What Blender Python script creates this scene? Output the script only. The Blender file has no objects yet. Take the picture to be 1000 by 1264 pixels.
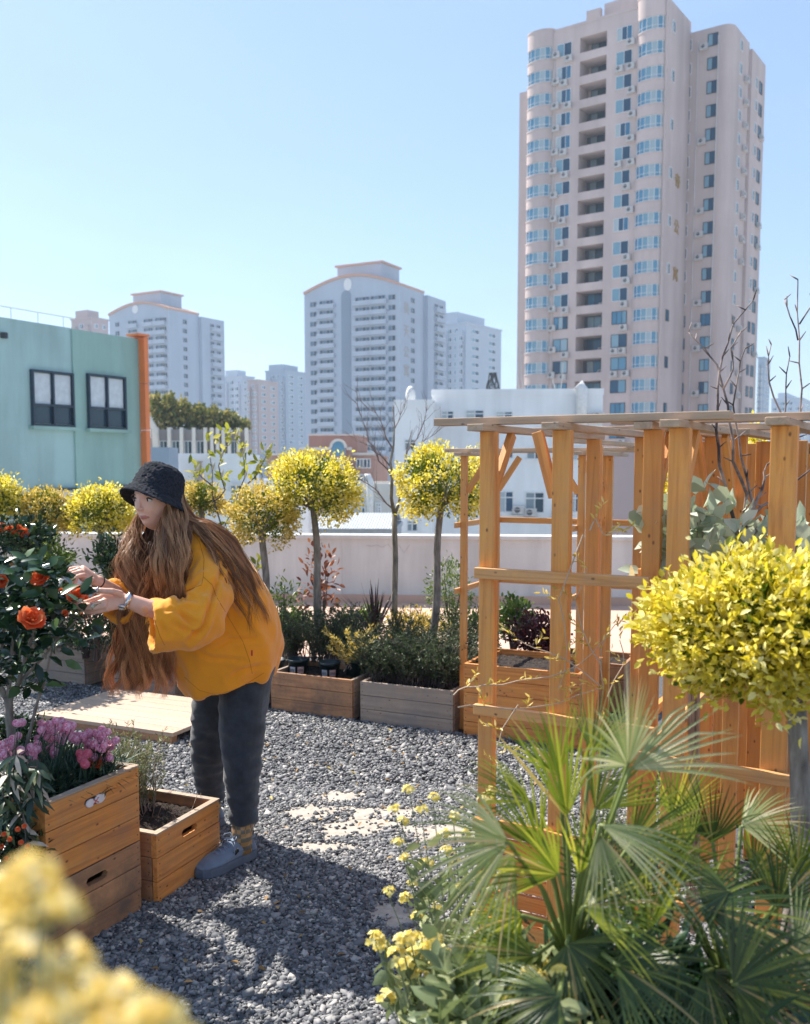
import bpy, bmesh, math, random
import numpy as np
from math import sin, cos, pi, radians as R, sqrt, atan, tan
from mathutils import Vector, Matrix, noise
random.seed(7); RNG = np.random.default_rng(11)
sc = bpy.context.scene
COL = sc.collection
V3 = Vector
F = 1170.0; EYE = 1.5; PIT = math.radians(5.0); CYP = 575 + F * tan(PIT); CP, SP = cos(PIT), sin(PIT)

def ray(px, py):
    x = (px - 500) / F; y = -(py - CYP) / F
    return V3((x, CP + y * SP, -SP + y * CP))
def P(px, py, Y):
    d = ray(px, py); t = Y / d.y
    return V3((d.x * t, Y, EYE + d.z * t))
def zrow(py, Y): return P(500, py, Y).z
def G(px, py, z=0.0):
    d = ray(px, py); t = (z - EYE) / d.z
    return V3((d.x * t, d.y * t, z))

# ------------------------------------------------------------------ objects
def tag(o, label=None, cat=None, group=None, kind=None):
    if label: o['label'] = label
    if cat: o['category'] = cat
    if group: o['group'] = group
    if kind: o['kind'] = kind
    return o
def thing(name, label, cat, loc=(0, 0, 0), group=None, rz=0.0):
    o = bpy.data.objects.new(name, None); COL.objects.link(o)
    o.empty_display_size = 0.1
    o.location = loc; o.rotation_euler = (0, 0, rz)
    return tag(o, label, cat, group)
def wm(o):
    m = Matrix.LocRotScale(o.location, o.rotation_euler, o.scale)
    return (wm(o.parent) @ o.matrix_parent_inverse @ m) if o.parent else m
def adopt(o, parent):
    o.parent = parent
    o.matrix_parent_inverse = wm(parent).inverted()
def link(name, me, mats=None, parent=None, mw=None, label=None):
    o = bpy.data.objects.new(name, me); COL.objects.link(o)
    if mats:
        for m in (mats if isinstance(mats, (list, tuple)) else [mats]): me.materials.append(m)
    if mw is not None:
        loc, rot, s = mw.decompose(); o.location = loc; o.rotation_euler = rot.to_euler(); o.scale = s
    if parent is not None: adopt(o, parent)
    if label: o['label'] = label
    return o
def copy_tree(o, parent=None, first=True):
    c = o.copy(); COL.objects.link(c)
    if parent is not None: c.parent = parent
    for ch in list(o.children): copy_tree(ch, c, False)
    return c

class MB:
    def __init__(s): s.v = []; s.f = []; s.m = []; s.mi = 0
    def add(s, vs, fs):
        b = len(s.v); s.v += [tuple(v) for v in vs]
        for f in fs: s.f.append(tuple(i + b for i in f)); s.m.append(s.mi)
    def box(s, c, d, M=None):
        x, y, z = d[0] / 2, d[1] / 2, d[2] / 2
        vs = [V3((sx * x, sy * y, sz * z)) + V3(c) for sz in (-1, 1) for sy in (-1, 1) for sx in (-1, 1)]
        if M is not None: vs = [M @ v for v in vs]
        s.add(vs, [(0, 2, 3, 1), (4, 5, 7, 6), (0, 1, 5, 4), (2, 6, 7, 3), (0, 4, 6, 2), (1, 3, 7, 5)])
    def cbox(s, lo, hi, M=None):
        s.box([(a + b) / 2 for a, b in zip(lo, hi)], [b - a for a, b in zip(lo, hi)], M)
    def loft(s, rings, cap=True, close=True):
        n = len(rings[0]); vs = [v for r in rings for v in r]; fs = []
        for i in range(len(rings) - 1):
            for j in range(n if close else n - 1):
                k = (j + 1) % n; fs.append((i * n + j, i * n + k, (i + 1) * n + k, (i + 1) * n + j))
        if cap: fs.append(tuple(range(n))[::-1]); fs.append(tuple((len(rings) - 1) * n + j for j in range(n)))
        s.add(vs, fs)
    def tube(s, pts, rad, n=8, cap=True):
        pts = [V3(p) for p in pts]
        if not isinstance(rad, (list, tuple)): rad = [rad] * len(pts)
        rings = []; ref = None
        for i, p in enumerate(pts):
            t = (pts[min(i + 1, len(pts) - 1)] - pts[max(i - 1, 0)]).normalized()
            if ref is None: ref = t.orthogonal().normalized()
            ref = (ref - t * ref.dot(t)).normalized(); b = t.cross(ref)
            rings.append([p + (ref * cos(2 * pi * j / n) + b * sin(2 * pi * j / n)) * rad[i] for j in range(n)])
        s.loft(rings, cap)
    def mesh(s, name, smooth=False):
        me = bpy.data.meshes.new(name); me.from_pydata(s.v, [], s.f)
        if s.m and max(s.m) > 0: me.polygons.foreach_set('material_index', s.m)
        if smooth: me.polygons.foreach_set('use_smooth', [True] * len(me.polygons))
        me.update(); return me
    def build(s, name, mats, parent=None, smooth=False, mw=None, label=None, bevel=0):
        o = link(name, s.mesh(name, smooth), mats, parent, mw, label)
        if bevel:
            b = o.modifiers.new('bevel', 'BEVEL'); b.width = bevel; b.segments = 2; b.limit_method = 'ANGLE'
        return o

def np_mesh(name, verts, faces, smooth=False, k=4):
    verts = np.asarray(verts, np.float32).reshape(-1, 3); faces = np.asarray(faces, np.int32).reshape(-1, k)
    me = bpy.data.meshes.new(name)
    me.vertices.add(len(verts)); me.vertices.foreach_set('co', verts.ravel())
    me.loops.add(faces.size); me.loops.foreach_set('vertex_index', faces.ravel())
    me.polygons.add(len(faces)); me.polygons.foreach_set('loop_start', np.arange(0, faces.size, k, dtype=np.int32))
    me.polygons.foreach_set('loop_total', np.full(len(faces), k, np.int32))
    if smooth: me.polygons.foreach_set('use_smooth', np.ones(len(faces), bool))
    me.update(calc_edges=True); return me

def nrm(a): return a / np.maximum(np.linalg.norm(a, axis=-1, keepdims=True), 1e-9)
def leaves(pos, ax, up, L, W, fold=0.35, curl=0.15):
    """arrays of oval folded leaves -> verts, quads"""
    pos = np.asarray(pos, float); N = len(pos); ax = nrm(np.asarray(ax, float)); up = np.asarray(up, float)
    side = nrm(np.cross(ax, up)); up = nrm(np.cross(side, ax))
    L = np.broadcast_to(L, (N,))[:, None]; W = np.broadcast_to(W, (N,))[:, None]
    b = pos; tip = pos + ax * L - up * L * curl
    m1 = pos + ax * L * .33; m2 = pos + ax * L * .7 - up * L * curl * .4
    h = fold * W * .5
    v = np.stack([b, m1 + side * W * .45 + up * h, m2 + side * W * .42 + up * h * .8, tip,
                  m2 - side * W * .42 + up * h * .8, m1 - side * W * .45 + up * h, m1, m2], 1)
    o = (np.arange(N) * 8)[:, None]
    q = np.array([[0, 6, 1, 1], [6, 7, 2, 1], [7, 3, 3, 2]])
    # four quads, two per side (base quads degenerate free: use m1,m2 on spine)
    f = np.concatenate([o + np.array([0, 1, 2, 7]), o + np.array([0, 7, 4, 5]), ], 0)
    f = np.concatenate([o + np.array([0, 6, 2, 1]), o + np.array([6, 7, 3, 2]), o + np.array([0, 5, 4, 6]), o + np.array([6, 4, 3, 7])], 0)
    return v.reshape(-1, 3), f
def strips(paths, wid, side):
    """paths (N,S,3), wid (N,S) half widths, side (N,3)|(N,S,3)"""
    N, S, _ = paths.shape
    if side.ndim == 2: side = side[:, None, :]
    a = paths - side * wid[..., None]; b = paths + side * wid[..., None]
    v = np.stack([a, b], 2).reshape(-1, 3)
    o = (np.arange(N) * S * 2)[:, None] + (np.arange(S - 1) * 2)[None]
    o = o.reshape(-1, 1); return v, o + np.array([0, 1, 3, 2])
def vstrips(paths, wid, side, up, fold=0.5):
    """V folded strips: 3 verts per station"""
    N, S, _ = paths.shape
    if side.ndim == 2: side = side[:, None, :]
    if up.ndim == 2: up = up[:, None, :]
    w = wid[..., None]
    v = np.stack([paths - side * w + up * w * fold, paths, paths + side * w + up * w * fold], 2).reshape(-1, 3)
    o = ((np.arange(N) * S * 3)[:, None] + (np.arange(S - 1) * 3)[None]).reshape(-1, 1)
    return v, np.concatenate([o + np.array([0, 1, 4, 3]), o + np.array([1, 2, 5, 4])], 0)
def tubes(paths, rad, k=4):
    N, S, _ = paths.shape
    t = np.empty_like(paths); t[:, 1:-1] = paths[:, 2:] - paths[:, :-2]; t[:, 0] = paths[:, 1] - paths[:, 0]; t[:, -1] = paths[:, -1] - paths[:, -2]
    t = nrm(t); ref = np.zeros_like(t); ref[..., 0] = .31; ref[..., 1] = .9; ref[..., 2] = .3
    a = nrm(np.cross(t, ref)); b = np.cross(t, a)
    rad = np.broadcast_to(rad, (N, S))[..., None, None]
    an = np.arange(k) * 2 * pi / k
    v = paths[:, :, None] + (a[:, :, None] * np.cos(an)[:, None] + b[:, :, None] * np.sin(an)[:, None]) * rad
    o = ((np.arange(N) * S)[:, None] + np.arange(S - 1)[None]).reshape(-1, 1, 1) * k
    j = np.arange(k)[None, :, None]; j2 = (j + 1) % k
    f = np.concatenate([o + j, o + j2, o + k + j2, o + k + j], 2).reshape(-1, 4)
    return v.reshape(-1, 3), f
def join(parts):
    vs, fs, o = [], [], 0
    for v, f in parts: vs.append(v); fs.append(f + o); o += len(v)
    return np.concatenate(vs), np.concatenate(fs)
def plant_mesh(name, parts, mats, parent=None, smooth=False, label=None):
    """parts: list of (verts, quads, material index)"""
    v, f = join([(p[0], p[1]) for p in parts])
    me = np_mesh(name, v, f, smooth)
    mi = np.concatenate([np.full(len(p[1]), p[2], np.int32) for p in parts])
    me.polygons.foreach_set('material_index', mi)
    return link(name, me, mats, parent, label=label)

# ------------------------------------------------------------------ materials
class N:
    def __init__(s, name):
        s.m = bpy.data.materials.new(name); s.m.use_nodes = True; s.t = s.m.node_tree
        s.b = s.t.nodes['Principled BSDF']; s.out = s.t.nodes['Material Output']
    def n(s, typ, **kw):
        nd = s.t.nodes.new(typ)
        for k, v in kw.items():
            if k.startswith('_'): nd.inputs[k[1:].replace('_', ' ')].default_value = v
            else: setattr(nd, k, v)
        return nd
    def l(s, a, b): s.t.links.new(a, b)
    def set(s, **kw):
        for k, v in kw.items(): s.b.inputs[k.replace('_', ' ')].default_value = v
    def coord(s, scale=(1, 1, 1), kind='Object'):
        tc = s.n('ShaderNodeTexCoord'); mp = s.n('ShaderNodeMapping'); mp.inputs['Scale'].default_value = scale
        s.l(tc.outputs[kind], mp.inputs[0]); return mp.outputs[0]
    def noise(s, co, scale, detail=4, rough=.6, dist=0):
        nd = s.n('ShaderNodeTexNoise'); nd.inputs['Scale'].default_value = scale; nd.inputs['Detail'].default_value = detail
        nd.inputs['Roughness'].default_value = rough; nd.inputs['Distortion'].default_value = dist
        if co is not None: s.l(co, nd.inputs['Vector'])
        return nd.outputs['Fac']
    def ramp(s, fac, stops):
        nd = s.n('ShaderNodeValToRGB'); cr = nd.color_ramp
        while len(cr.elements) < len(stops): cr.elements.new(.5)
        for e, (p, c) in zip(cr.elements, stops): e.position = p; e.color = (*c, 1) if len(c) == 3 else c
        s.l(fac, nd.inputs[0]); return nd.outputs[0]
    def mix(s, a, b, fac, mode='MIX'):
        nd = s.n('ShaderNodeMix', data_type='RGBA', blend_type=mode)
        for sock, v in ((nd.inputs[6], a), (nd.inputs[7], b), (nd.inputs[0], fac)):
            if isinstance(v, bpy.types.NodeSocket): s.l(v, sock)
            elif isinstance(v, (int, float)): sock.default_value = v
            else: sock.default_value = (*v, 1)
        return nd.outputs[2]
    def bump(s, h, strength=.5, dist=.01):
        nd = s.n('ShaderNodeBump'); nd.inputs['Strength'].default_value = strength; nd.inputs['Distance'].default_value = dist
        s.l(h, nd.inputs['Height']); s.l(nd.outputs[0], s.b.inputs['Normal'])
    def base(s, c): s.l(c, s.b.inputs['Base Color'])
    def island(s):
        return s.n('ShaderNodeNewGeometry').outputs['Random Per Island']
    def scalev(s, a, k):
        nd = s.n('ShaderNodeMath', operation='MULTIPLY'); s.l(a, nd.inputs[0]); nd.inputs[1].default_value = k; return nd.outputs[0]
    def orand(s): return s.n('ShaderNodeObjectInfo').outputs['Random']

def plain(name, c, rough=.6, metal=0, var=.12, scale=6, bump=0):
    m = N(name); m.set(Roughness=rough, Metallic=metal)
    n_ = m.noise(m.coord(), scale, 5)
    m.base(m.ramp(n_, [(.3, tuple(x * (1 - var) for x in c)), (.7, tuple(min(1, x * (1 + var)) for x in c))]))
    if bump: m.bump(m.noise(m.coord(), scale * 8, 3), .4, bump)
    return m.m
def wood(name, c1, c2, c3, axis=2, weather=None, amt=.0, rough=.62):
    """grain runs along the given local axis; c1 light, c2 dark grain, weather = grey wear colour"""
    m = N(name); sc_ = [26, 26, 26]; sc_[axis] = 1.6
    tc = m.n('ShaderNodeTexCoord'); isl = m.island(); rnd = m.orand()
    off = m.n('ShaderNodeVectorMath', operation='SCALE'); comb = m.n('ShaderNodeCombineXYZ')
    ad = m.n('ShaderNodeMath', operation='ADD'); m.l(isl, ad.inputs[0]); m.l(rnd, ad.inputs[1])
    for i in range(3): m.l(ad.outputs[0], comb.inputs[i])
    m.l(comb.outputs[0], off.inputs[0]); off.inputs['Scale'].default_value = 7.3
    va = m.n('ShaderNodeVectorMath', operation='ADD'); m.l(tc.outputs['Object'], va.inputs[0]); m.l(off.outputs[0], va.inputs[1])
    mp = m.n('ShaderNodeMapping'); mp.inputs['Scale'].default_value = sc_; m.l(va.outputs[0], mp.inputs[0])
    g = m.noise(mp.outputs[0], 1.1, 8, .62, 1.6)
    mp2 = m.n('ShaderNodeMapping'); s2 = [9, 9, 9]; s2[axis] = .7; mp2.inputs['Scale'].default_value = s2; m.l(va.outputs[0], mp2.inputs[0])
    w = m.n('ShaderNodeTexWave', wave_type='RINGS'); w.inputs['Scale'].default_value = 1.3; w.inputs['Distortion'].default_value = 6; w.inputs['Detail'].default_value = 3; m.l(mp2.outputs[0], w.inputs[0])
    col = m.ramp(g, [(.3, c2), (.5, c1), (.75, c3)])
    wf = m.ramp(w.outputs['Fac'], [(0, (0, 0, 0)), (.25, (.5, .5, .5)), (1, (1, 1, 1))])
    col = m.mix(col, tuple(x * .62 for x in c1), m.scalev(wf, .3))
    mulr = m.ramp(ad.outputs[0], [(0, (.82, .82, .82)), (1, (1.0, 1.0, 1.0))])
    col = m.mix(col, mulr, 1.0, 'MULTIPLY')
    # knots
    vo = m.n('ShaderNodeTexVoronoi'); mp3 = m.n('ShaderNodeMapping'); s3 = [5.2, 5.2, 5.2]; s3[axis] = 3.2; mp3.inputs['Scale'].default_value = s3
    m.l(va.outputs[0], mp3.inputs[0]); m.l(mp3.outputs[0], vo.inputs['Vector'])
    kn = m.ramp(vo.outputs['Distance'], [(.05, (1, 1, 1)), (.085, (.5, .5, .5)), (.13, (0, 0, 0))])
    col = m.mix(col, (c2[0] * .35, c2[1] * .3, c2[2] * .3), kn)
    if weather:
        wn = m.noise(m.coord((1, 1, 1)), 5, 6, .7)
        fz = m.ramp(wn, [(.42, (amt * .15,) * 3), (.68, (amt,) * 3)])
        wc = m.mix(weather, tuple(x * .6 for x in weather), g)
        col = m.mix(col, wc, fz)
    m.base(col); m.set(Roughness=rough)
    m.bump(g, .35, .004)
    return m.m
def leafmat(name, stops, trans=.35, rough=.45, tcol=None):
    m = N(name)
    # stops picked per leaf
    c = m.ramp(m.island(), stops); m.base(c); m.set(Roughness=rough)
    tr = m.n('ShaderNodeBsdfTranslucent'); mx = m.n('ShaderNodeMixShader'); mx.inputs[0].default_value = trans
    m.l(m.mix(c, tcol or (1.0, 1.0, .55), .5, 'MULTIPLY') if tcol is None else m.mix(c, tcol, .5), tr.inputs[0])
    m.l(m.b.outputs[0], mx.inputs[1]); m.l(tr.outputs[0], mx.inputs[2]); m.l(mx.outputs[0], m.out.inputs[0])
    return m.m
def wall_mat(name, c, streak=.12, scale=.5, rough=.85, bump=.0):
    m = N(name); m.set(Roughness=rough)
    a = m.noise(m.coord((1, 1, .12)), scale * 3, 5); b = m.noise(m.coord(), scale, 6)
    col = m.ramp(b, [(.3, tuple(x * (1 - streak) for x in c)), (.7, c)])
    st = m.ramp(a, [(.35, (1 - streak,) * 3), (.62, (1, 1, 1))])
    m.base(m.mix(col, st, 1.0, 'MULTIPLY'))
    if bump: m.bump(m.noise(m.coord(), scale * 60, 4), .5, bump)
    return m.m
def glassmat(name, stops, rough=.08):
    m = N(name); m.base(m.ramp(m.island(), stops)); m.set(Roughness=rough, Specular_IOR_Level=.4); return m.m

# ------------------------------------------------------------------ camera, light, air
cd = bpy.data.cameras.new('camera'); cam = bpy.data.objects.new('camera', cd); COL.objects.link(cam)
cam.location = (0, 0, EYE); cam.rotation_euler = (pi / 2 - PIT, 0, 0); cd.shift_y = (CYP - 632) / 1264
cd.sensor_fit = 'VERTICAL'; cd.sensor_height = 36; cd.lens = F / 1264 * 36; cd.clip_start = .05; cd.clip_end = 8000
cd.dof.use_dof = True; cd.dof.focus_distance = 3.5; cd.dof.aperture_fstop = 4.8
sc.camera = cam
SUN_EL, SUN_AZ = R(52), R(-48)          # azimuth from +Y, negative = to the left
sd = bpy.data.lights.new('sun', 'SUN'); sd.energy = 4.3; sd.angle = R(.5); sd.color = (1, .93, .82)
so = bpy.data.objects.new('sun', sd); COL.objects.link(so)
sv = V3((sin(SUN_AZ) * cos(SUN_EL), cos(SUN_AZ) * cos(SUN_EL), sin(SUN_EL)))
so.rotation_euler = sv.to_track_quat('Z', 'Y').to_euler()
w = bpy.data.worlds.new('World'); sc.world = w; w.use_nodes = True
wt = w.node_tree; bg = wt.nodes['Background']; sky = wt.nodes.new('ShaderNodeTexSky'); sky.sky_type = 'NISHITA'
sky.sun_disc = False; sky.sun_elevation = SUN_EL; sky.sun_rotation = SUN_AZ; sky.air_density = 1.0; sky.dust_density = .6; sky.ozone_density = 1.9
# thin high cirrus mixed into the sky
tc = wt.nodes.new('ShaderNodeTexCoord'); mp = wt.nodes.new('ShaderNodeMapping'); mp.inputs['Scale'].default_value = (1.2, 1.2, 5.5); mp.inputs['Rotation'].default_value = (.15, .25, .4)
nz = wt.nodes.new('ShaderNodeTexNoise'); nz.inputs['Scale'].default_value = 1.6; nz.inputs['Detail'].default_value = 7; nz.inputs['Roughness'].default_value = .55; nz.inputs['Distortion'].default_value = .6
cr = wt.nodes.new('ShaderNodeValToRGB'); cr.color_ramp.elements[0].position = .45; cr.color_ramp.elements[0].color = (.36, .36, .36, 1); cr.color_ramp.elements[1].position = .85; cr.color_ramp.elements[1].color = (.66, .66, .66, 1)
mxw = wt.nodes.new('ShaderNodeMix'); mxw.data_type = 'RGBA'; mxw.inputs[7].default_value = (2.7, 3.7, 5.2, 1)
wt.links.new(tc.outputs['Generated'], mp.inputs[0]); wt.links.new(mp.outputs[0], nz.inputs[0]); wt.links.new(nz.outputs[0], cr.inputs[0])
wt.links.new(cr.outputs[0], mxw.inputs[0]); wt.links.new(sky.outputs[0], mxw.inputs[6]); wt.links.new(mxw.outputs[2], bg.inputs[0])
bg.inputs[1].default_value = .092
sc.view_settings.view_transform = 'Standard'; sc.view_settings.look = 'None'; sc.view_settings.exposure = 1.15; sc.view_settings.gamma = 1
sc.cycles.use_denoising = True; sc.cycles.max_bounces = 6; sc.cycles.transparent_max_bounces = 6
sc.cycles.volume_bounces = 0; sc.cycles.volume_max_steps = 64
# ================================================================== THE CITY
GZ = -22.0
M_glass = glassmat('window_glass', [(0, (.015, .05, .10)), (.3, (.03, .13, .24)), (.55, (.08, .24, .38)), (.8, (.2, .34, .42)), (1, (.42, .48, .5))])
M_glassd = glassmat('dark_glass', [(0, (.02, .05, .08)), (.5, (.05, .1, .15)), (1, (.22, .28, .32))])
M_frame = plain('window_frame_white', (.7, .7, .7), .5)
M_dark = plain('dark_steel', (.03, .035, .045), .4)
M_ac = plain('air_conditioner_casing', (.55, .53, .52), .5)
M_acd = plain('fan_grille', (.08, .08, .09), .6)
M_pink = wall_mat('pink_render', (.62, .51, .485), .17, .12)
M_pinkd = wall_mat('pink_render_inner', (.6, .5, .47), .1, .2)
M_conc = wall_mat('pale_concrete', (.5, .5, .5), .15, .3)
M_glassb = glassmat('blue_dark_glass', [(0, (.01, .03, .07)), (.6, (.03, .09, .17)), (1, (.12, .2, .28))])
M_loggia_shade = plain('loggia_shade_tone', (.10, .10, .12), .8)  # dark tone standing in for the shade inside the loggias
M_goldf = plain('faded_letters', (.36, .32, .30), .7)
M_gold = plain('gilt_letters', (.45, .28, .08), .4, .6)

o = MB(); o.add([(-4000, -300, GZ), (4000, -300, GZ), (4000, 6000, GZ), (-4000, 6000, GZ)], [(0, 1, 2, 3)])
tag(o.build('city_ground', plain('city_ground', (.38, .37, .35), .9, scale=.02)), kind='structure')

def frame_of(ox, oy, yaw):
    """local x runs along the facade (rightwards), y into the building, z up"""
    return Matrix.Translation((ox, oy, 0)) @ Matrix.Rotation(yaw, 4, 'Z')
def uat(M, px, v=0.0):
    """facade coordinate u where image column px meets the facade line at depth v"""
    r = (px - 500) / F; Mi = M
    a = Mi @ V3((0, v, 0)); b = Mi @ V3((1, v, 0)); d = b - a
    return (r * a.y - a.x) / (d.x - r * d.y)
def vat(M, px, u=0.0):
    r = (px - 500) / F; a = M @ V3((u, 0, 0)); d = (M @ V3((u, 1, 0))) - a
    return (r * a.y - a.x) / (d.x - r * d.y)

def window_mesh(w, h, t=.06, mull=(), trans=None, depth=.08, bar=None):
    """frame ring + mullions; local x width, z height, front at y=-depth"""
    f = MB(); y0, y1 = -depth, .02
    f.cbox((-w / 2, y0, -h / 2), (-w / 2 + t, y1, h / 2)); f.cbox((w / 2 - t, y0, -h / 2), (w / 2, y1, h / 2))
    f.cbox((-w / 2 + t, y0, h / 2 - t), (w / 2 - t, y1, h / 2)); f.cbox((-w / 2 + t, y0, -h / 2), (w / 2 - t, y1, -h / 2 + t))
    for m in mull: f.cbox((m * w - t / 2, y0 + .01, -h / 2 + t), (m * w + t / 2, y1, h / 2 - t))
    if trans is not None: f.cbox((-w / 2 + t, y0 + .013, trans * h - t / 2), (w / 2 - t, y1, trans * h + t / 2))
    return f
def pane_mesh(w, h, t, mull=(), depth=.03):
    g = MB(); xs = [-w / 2 + t] + [m * w for m in mull] + [w / 2 - t]
    for a, b in zip(xs[:-1], xs[1:]):
        g.add([(a, -depth, -h / 2 + t), (b, -depth, -h / 2 + t), (b, -depth, h / 2 - t), (a, -depth, h / 2 - t)], [(0, 1, 2, 3)])
    return g
def win_pair(w, h, t=.06, mull=(0,), trans=None, fm=None, gm=None, depth=.08):
    """single mesh: frame (slot 0) and panes (slot 1)"""
    f = window_mesh(w, h, t, mull, trans, depth); f.mi = 1
    g = pane_mesh(w, h, t, mull, depth * .45); f.add(g.v, g.f)
    me = f.mesh('window'); me.materials.append(fm or M_frame); me.materials.append(gm or M_glass); return me
def put(name, me, parent, M, u, v, z, rz=0.0, label=None):
    return link(name, me, None, parent, M @ Matrix.Translation((u, v, z)) @ Matrix.Rotation(rz, 4, 'Z'), label)
def ac_mesh():
    f = MB(); f.cbox((-.42, -.42, 0), (.42, -.06, .6)); f.cbox((-.5, -.5, -.12), (.5, 0.01, -.04))
    for x in (-.5, .46): f.cbox((x, -.5, -.04), (x + .04, -.46, .35))
    f.cbox((-.5, -.5, .33), (.5, -.47, .37)); f.mi = 1
    f.add([V3((-.1 + .22 * cos(a), -.425, .3 + .22 * sin(a))) for a in np.linspace(0, 2 * pi, 13)[:-1]], [tuple(range(12))])
    me = f.mesh('air_conditioner'); me.materials.append(M_ac); me.materials.append(M_acd); return me
AC = ac_mesh()
class Capped:
    """windows go out as parts until the cap, the rest into one mesh"""
    def __init__(s, name, root, cap=96): s.n = 0; s.name = name; s.root = root; s.cap = cap; s.rest = []
    def put(s, me, M, u, v, z, rz=0.0):
        mw = M @ Matrix.Translation((u, v, z)) @ Matrix.Rotation(rz, 4, 'Z')
        if s.n < s.cap: link(s.name, me, None, s.root, mw); s.n += 1
        else: s.rest.append((me, mw))
    def done(s, label=None):
        if not s.rest: return
        b = MB(); mats = list(s.rest[0][0].materials)
        for me, mw in s.rest:
            o = len(b.v); b.v += [tuple(mw @ v.co) for v in me.vertices]
            for p in me.polygons: b.f.append(tuple(i + o for i in p.vertices)); b.m.append(p.material_index)
        x = b.build(s.name, mats, s.root); x['kind'] = 'stuff'

def prism(b, poly, z0, z1, M=None):
    n = len(poly); r0 = [V3((x, y, z0)) for x, y in poly]; r1 = [V3((x, y, z1)) for x, y in poly]
    if M is not None: r0 = [M @ v for v in r0]; r1 = [M @ v for v in r1]
    b.loft([r0, r1])

# ---------------------------------------------------------------- the tall pink tower
def big_tower():
    YAW = math.atan2(-.576, .817)
    M = frame_of(29.3, 110, YAW); uq = lambda px, v=0.0: uat(M, 500 + (px - 500) / 1.042, v)         # local origin: front corner at image column 826
    root = thing('apartment_tower', 'tall pink apartment tower with rounded window bays and a column of open loggias', 'tower', (29.3, 110, GZ))
    S = 2.66; ZT = 53.0; NF = 25
    def fl(k): return ZT - 2.3 - k * S       # window centre height of floor k counted from the top
    L = uq(650)
    c = {k: uq(k) for k in (664, 684, 688, 706, 716, 749, 761, 781, 786)}
    bb = MB()
    def w_(lo, hi): bb.cbox(lo, hi, M)
    # main block with a loggia slot between 716 and 749
    a, b = c[716], c[749]
    w_((L + 1.2, 0, GZ), (a, 9, ZT)); w_((b, 0, GZ), (-.25, 7.35, ZT)); w_((a, 2.4, GZ), (b, 9, ZT))
    for k in range(NF + 1):
        zz = fl(k) + .86
        w_((a, .002, zz), (b, 2.4, zz + (S - 1.72) if k else ZT - .002))
    # side wall corner strip, slight pier
    w_((-.25, -.12, GZ), (0.0, 7.36, ZT + .25))
    w_((uq(740), 1.2, ZT), (uq(790), 8, ZT + 2.2)); w_((uq(722), .3, ZT), (uq(739), .9, ZT + 1.5))
    w_((c[684], -.05, ZT), (c[786], .25, ZT + .3))
    # rear wing 2
    v2 = 7.4; U2 = uq(904, v2)
    rr = [(U2 - 1.2 + 1.2 * sin(t), v2 + 1.2 - 1.2 * cos(t)) for t in np.linspace(0, pi / 2, 7)]
    prism(bb, [(-6, v2)] + rr + [(U2, 14.2), (-6, 14.2)], GZ, ZT - .9, M)
    VE = vat(M, 500 + 445 / 1.04, U2 + .35)
    # third wing
    w_((-6, 14.2, GZ), (U2 + .35, VE, ZT - 1.6))
    # left dark edge wing
    w_((uq(642, 2.2), 2.2, GZ), (L + 1.3, 9, ZT - 5)); w_((L + .2, .9, GZ), (L + 1.3, 9, ZT - .4))
    bb.build('wall', M_pink, root)
    # curved bays
    lab = {}
    def bay(uc, r, zt, name):
        seg = 18; wl = MB(); sp = MB(); gl = MB(); mu = MB()
        def arc(rad, z, n=seg): return [M @ V3((uc - rad * cos(t), .3 - rad * .62 * sin(t), z)) for t in np.linspace(0, pi, n)]
        for k in range(NF):
            zc = fl(k)
            lo, hi = zc - .68, zc + .72
            top = zt if k == 0 else fl(k - 1) - .68
            # spandrel above this window
            for z0, z1, rad in ((hi, top, r),):
                wl.loft([arc(rad, z0), arc(rad, z1)], close=False, cap=False)
                wl.add(arc(rad, z0) + [M @ V3((uc, .3, z0))], [tuple(range(seg + 1))]); wl.add(arc(rad, z1) + [M @ V3((uc, .3, z1))], [tuple(range(seg + 1))])
                wl.loft([arc(rad + .07, z1 - .16), arc(rad + .07, z1 - .02)], close=False, cap=False)
                wl.add(arc(rad + .07, z1 - .16) + arc(rad, z1 - .16)[::-1], [tuple(range(seg * 2))])
                wl.add(arc(rad + .07, z1 - .02) + arc(rad, z1 - .02)[::-1], [tuple(range(seg * 2))])
            g = MB(); np_ = 8; ts = np.linspace(.06 * pi, .94 * pi, np_)
            q = lambda rad, t, z: M @ V3((uc - rad * cos(t), .3 - rad * .62 * sin(t), z))
            for i in range(np_ - 1):
                g.mi = 1; rad = r - .1
                g.add([q(rad, ts[i], lo), q(rad, ts[i + 1], lo), q(rad, ts[i + 1], hi), q(rad, ts[i], hi)], [(0, 1, 2, 3)])
            g.mi = 0
            for i in range(np_):
                g.tube([q(r - .08, ts[i], lo), q(r - .08, ts[i], hi)], .038, 4)
            for z in (lo + .05, hi - .05, lo + .42): g.tube([q(r - .08, t, z) for t in ts], .03, 4)
            ob = g.build('bay_window', [M_frame, M_glass], root)
        wl.build('bay_wall', M_pink, root)
    u1, u2 = uq(651), uq(684); bay((u1 + u2) / 2, abs(u2 - u1) / 2, ZT + .5, 'l')
    u1, u2 = c[786], -.2; bay((u1 + u2) / 2, abs(u2 - u1) / 2, ZT + .9, 'r')
    # windows, air conditioners, loggia interiors
    W = Capped('window', root, 98); A = Capped('air_conditioner', root, 98)
    wm1 = win_pair(1.85, 1.5, .055, (-.17, .17)); wm2 = win_pair(1.95, 1.5, .055, (0,)); wm3 = win_pair(.95, 1.3, .07, (0,)); wm4 = win_pair(1.2, 1.4, .07, (0,), fm=M_dark)
    lrail = win_pair(2.75, 1.68, .06, (-.17, .17), fm=M_dark, gm=M_glassd)  # glazed door, made wide and dark to deepen the loggia shade
    rnd = random.Random(5)
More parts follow.
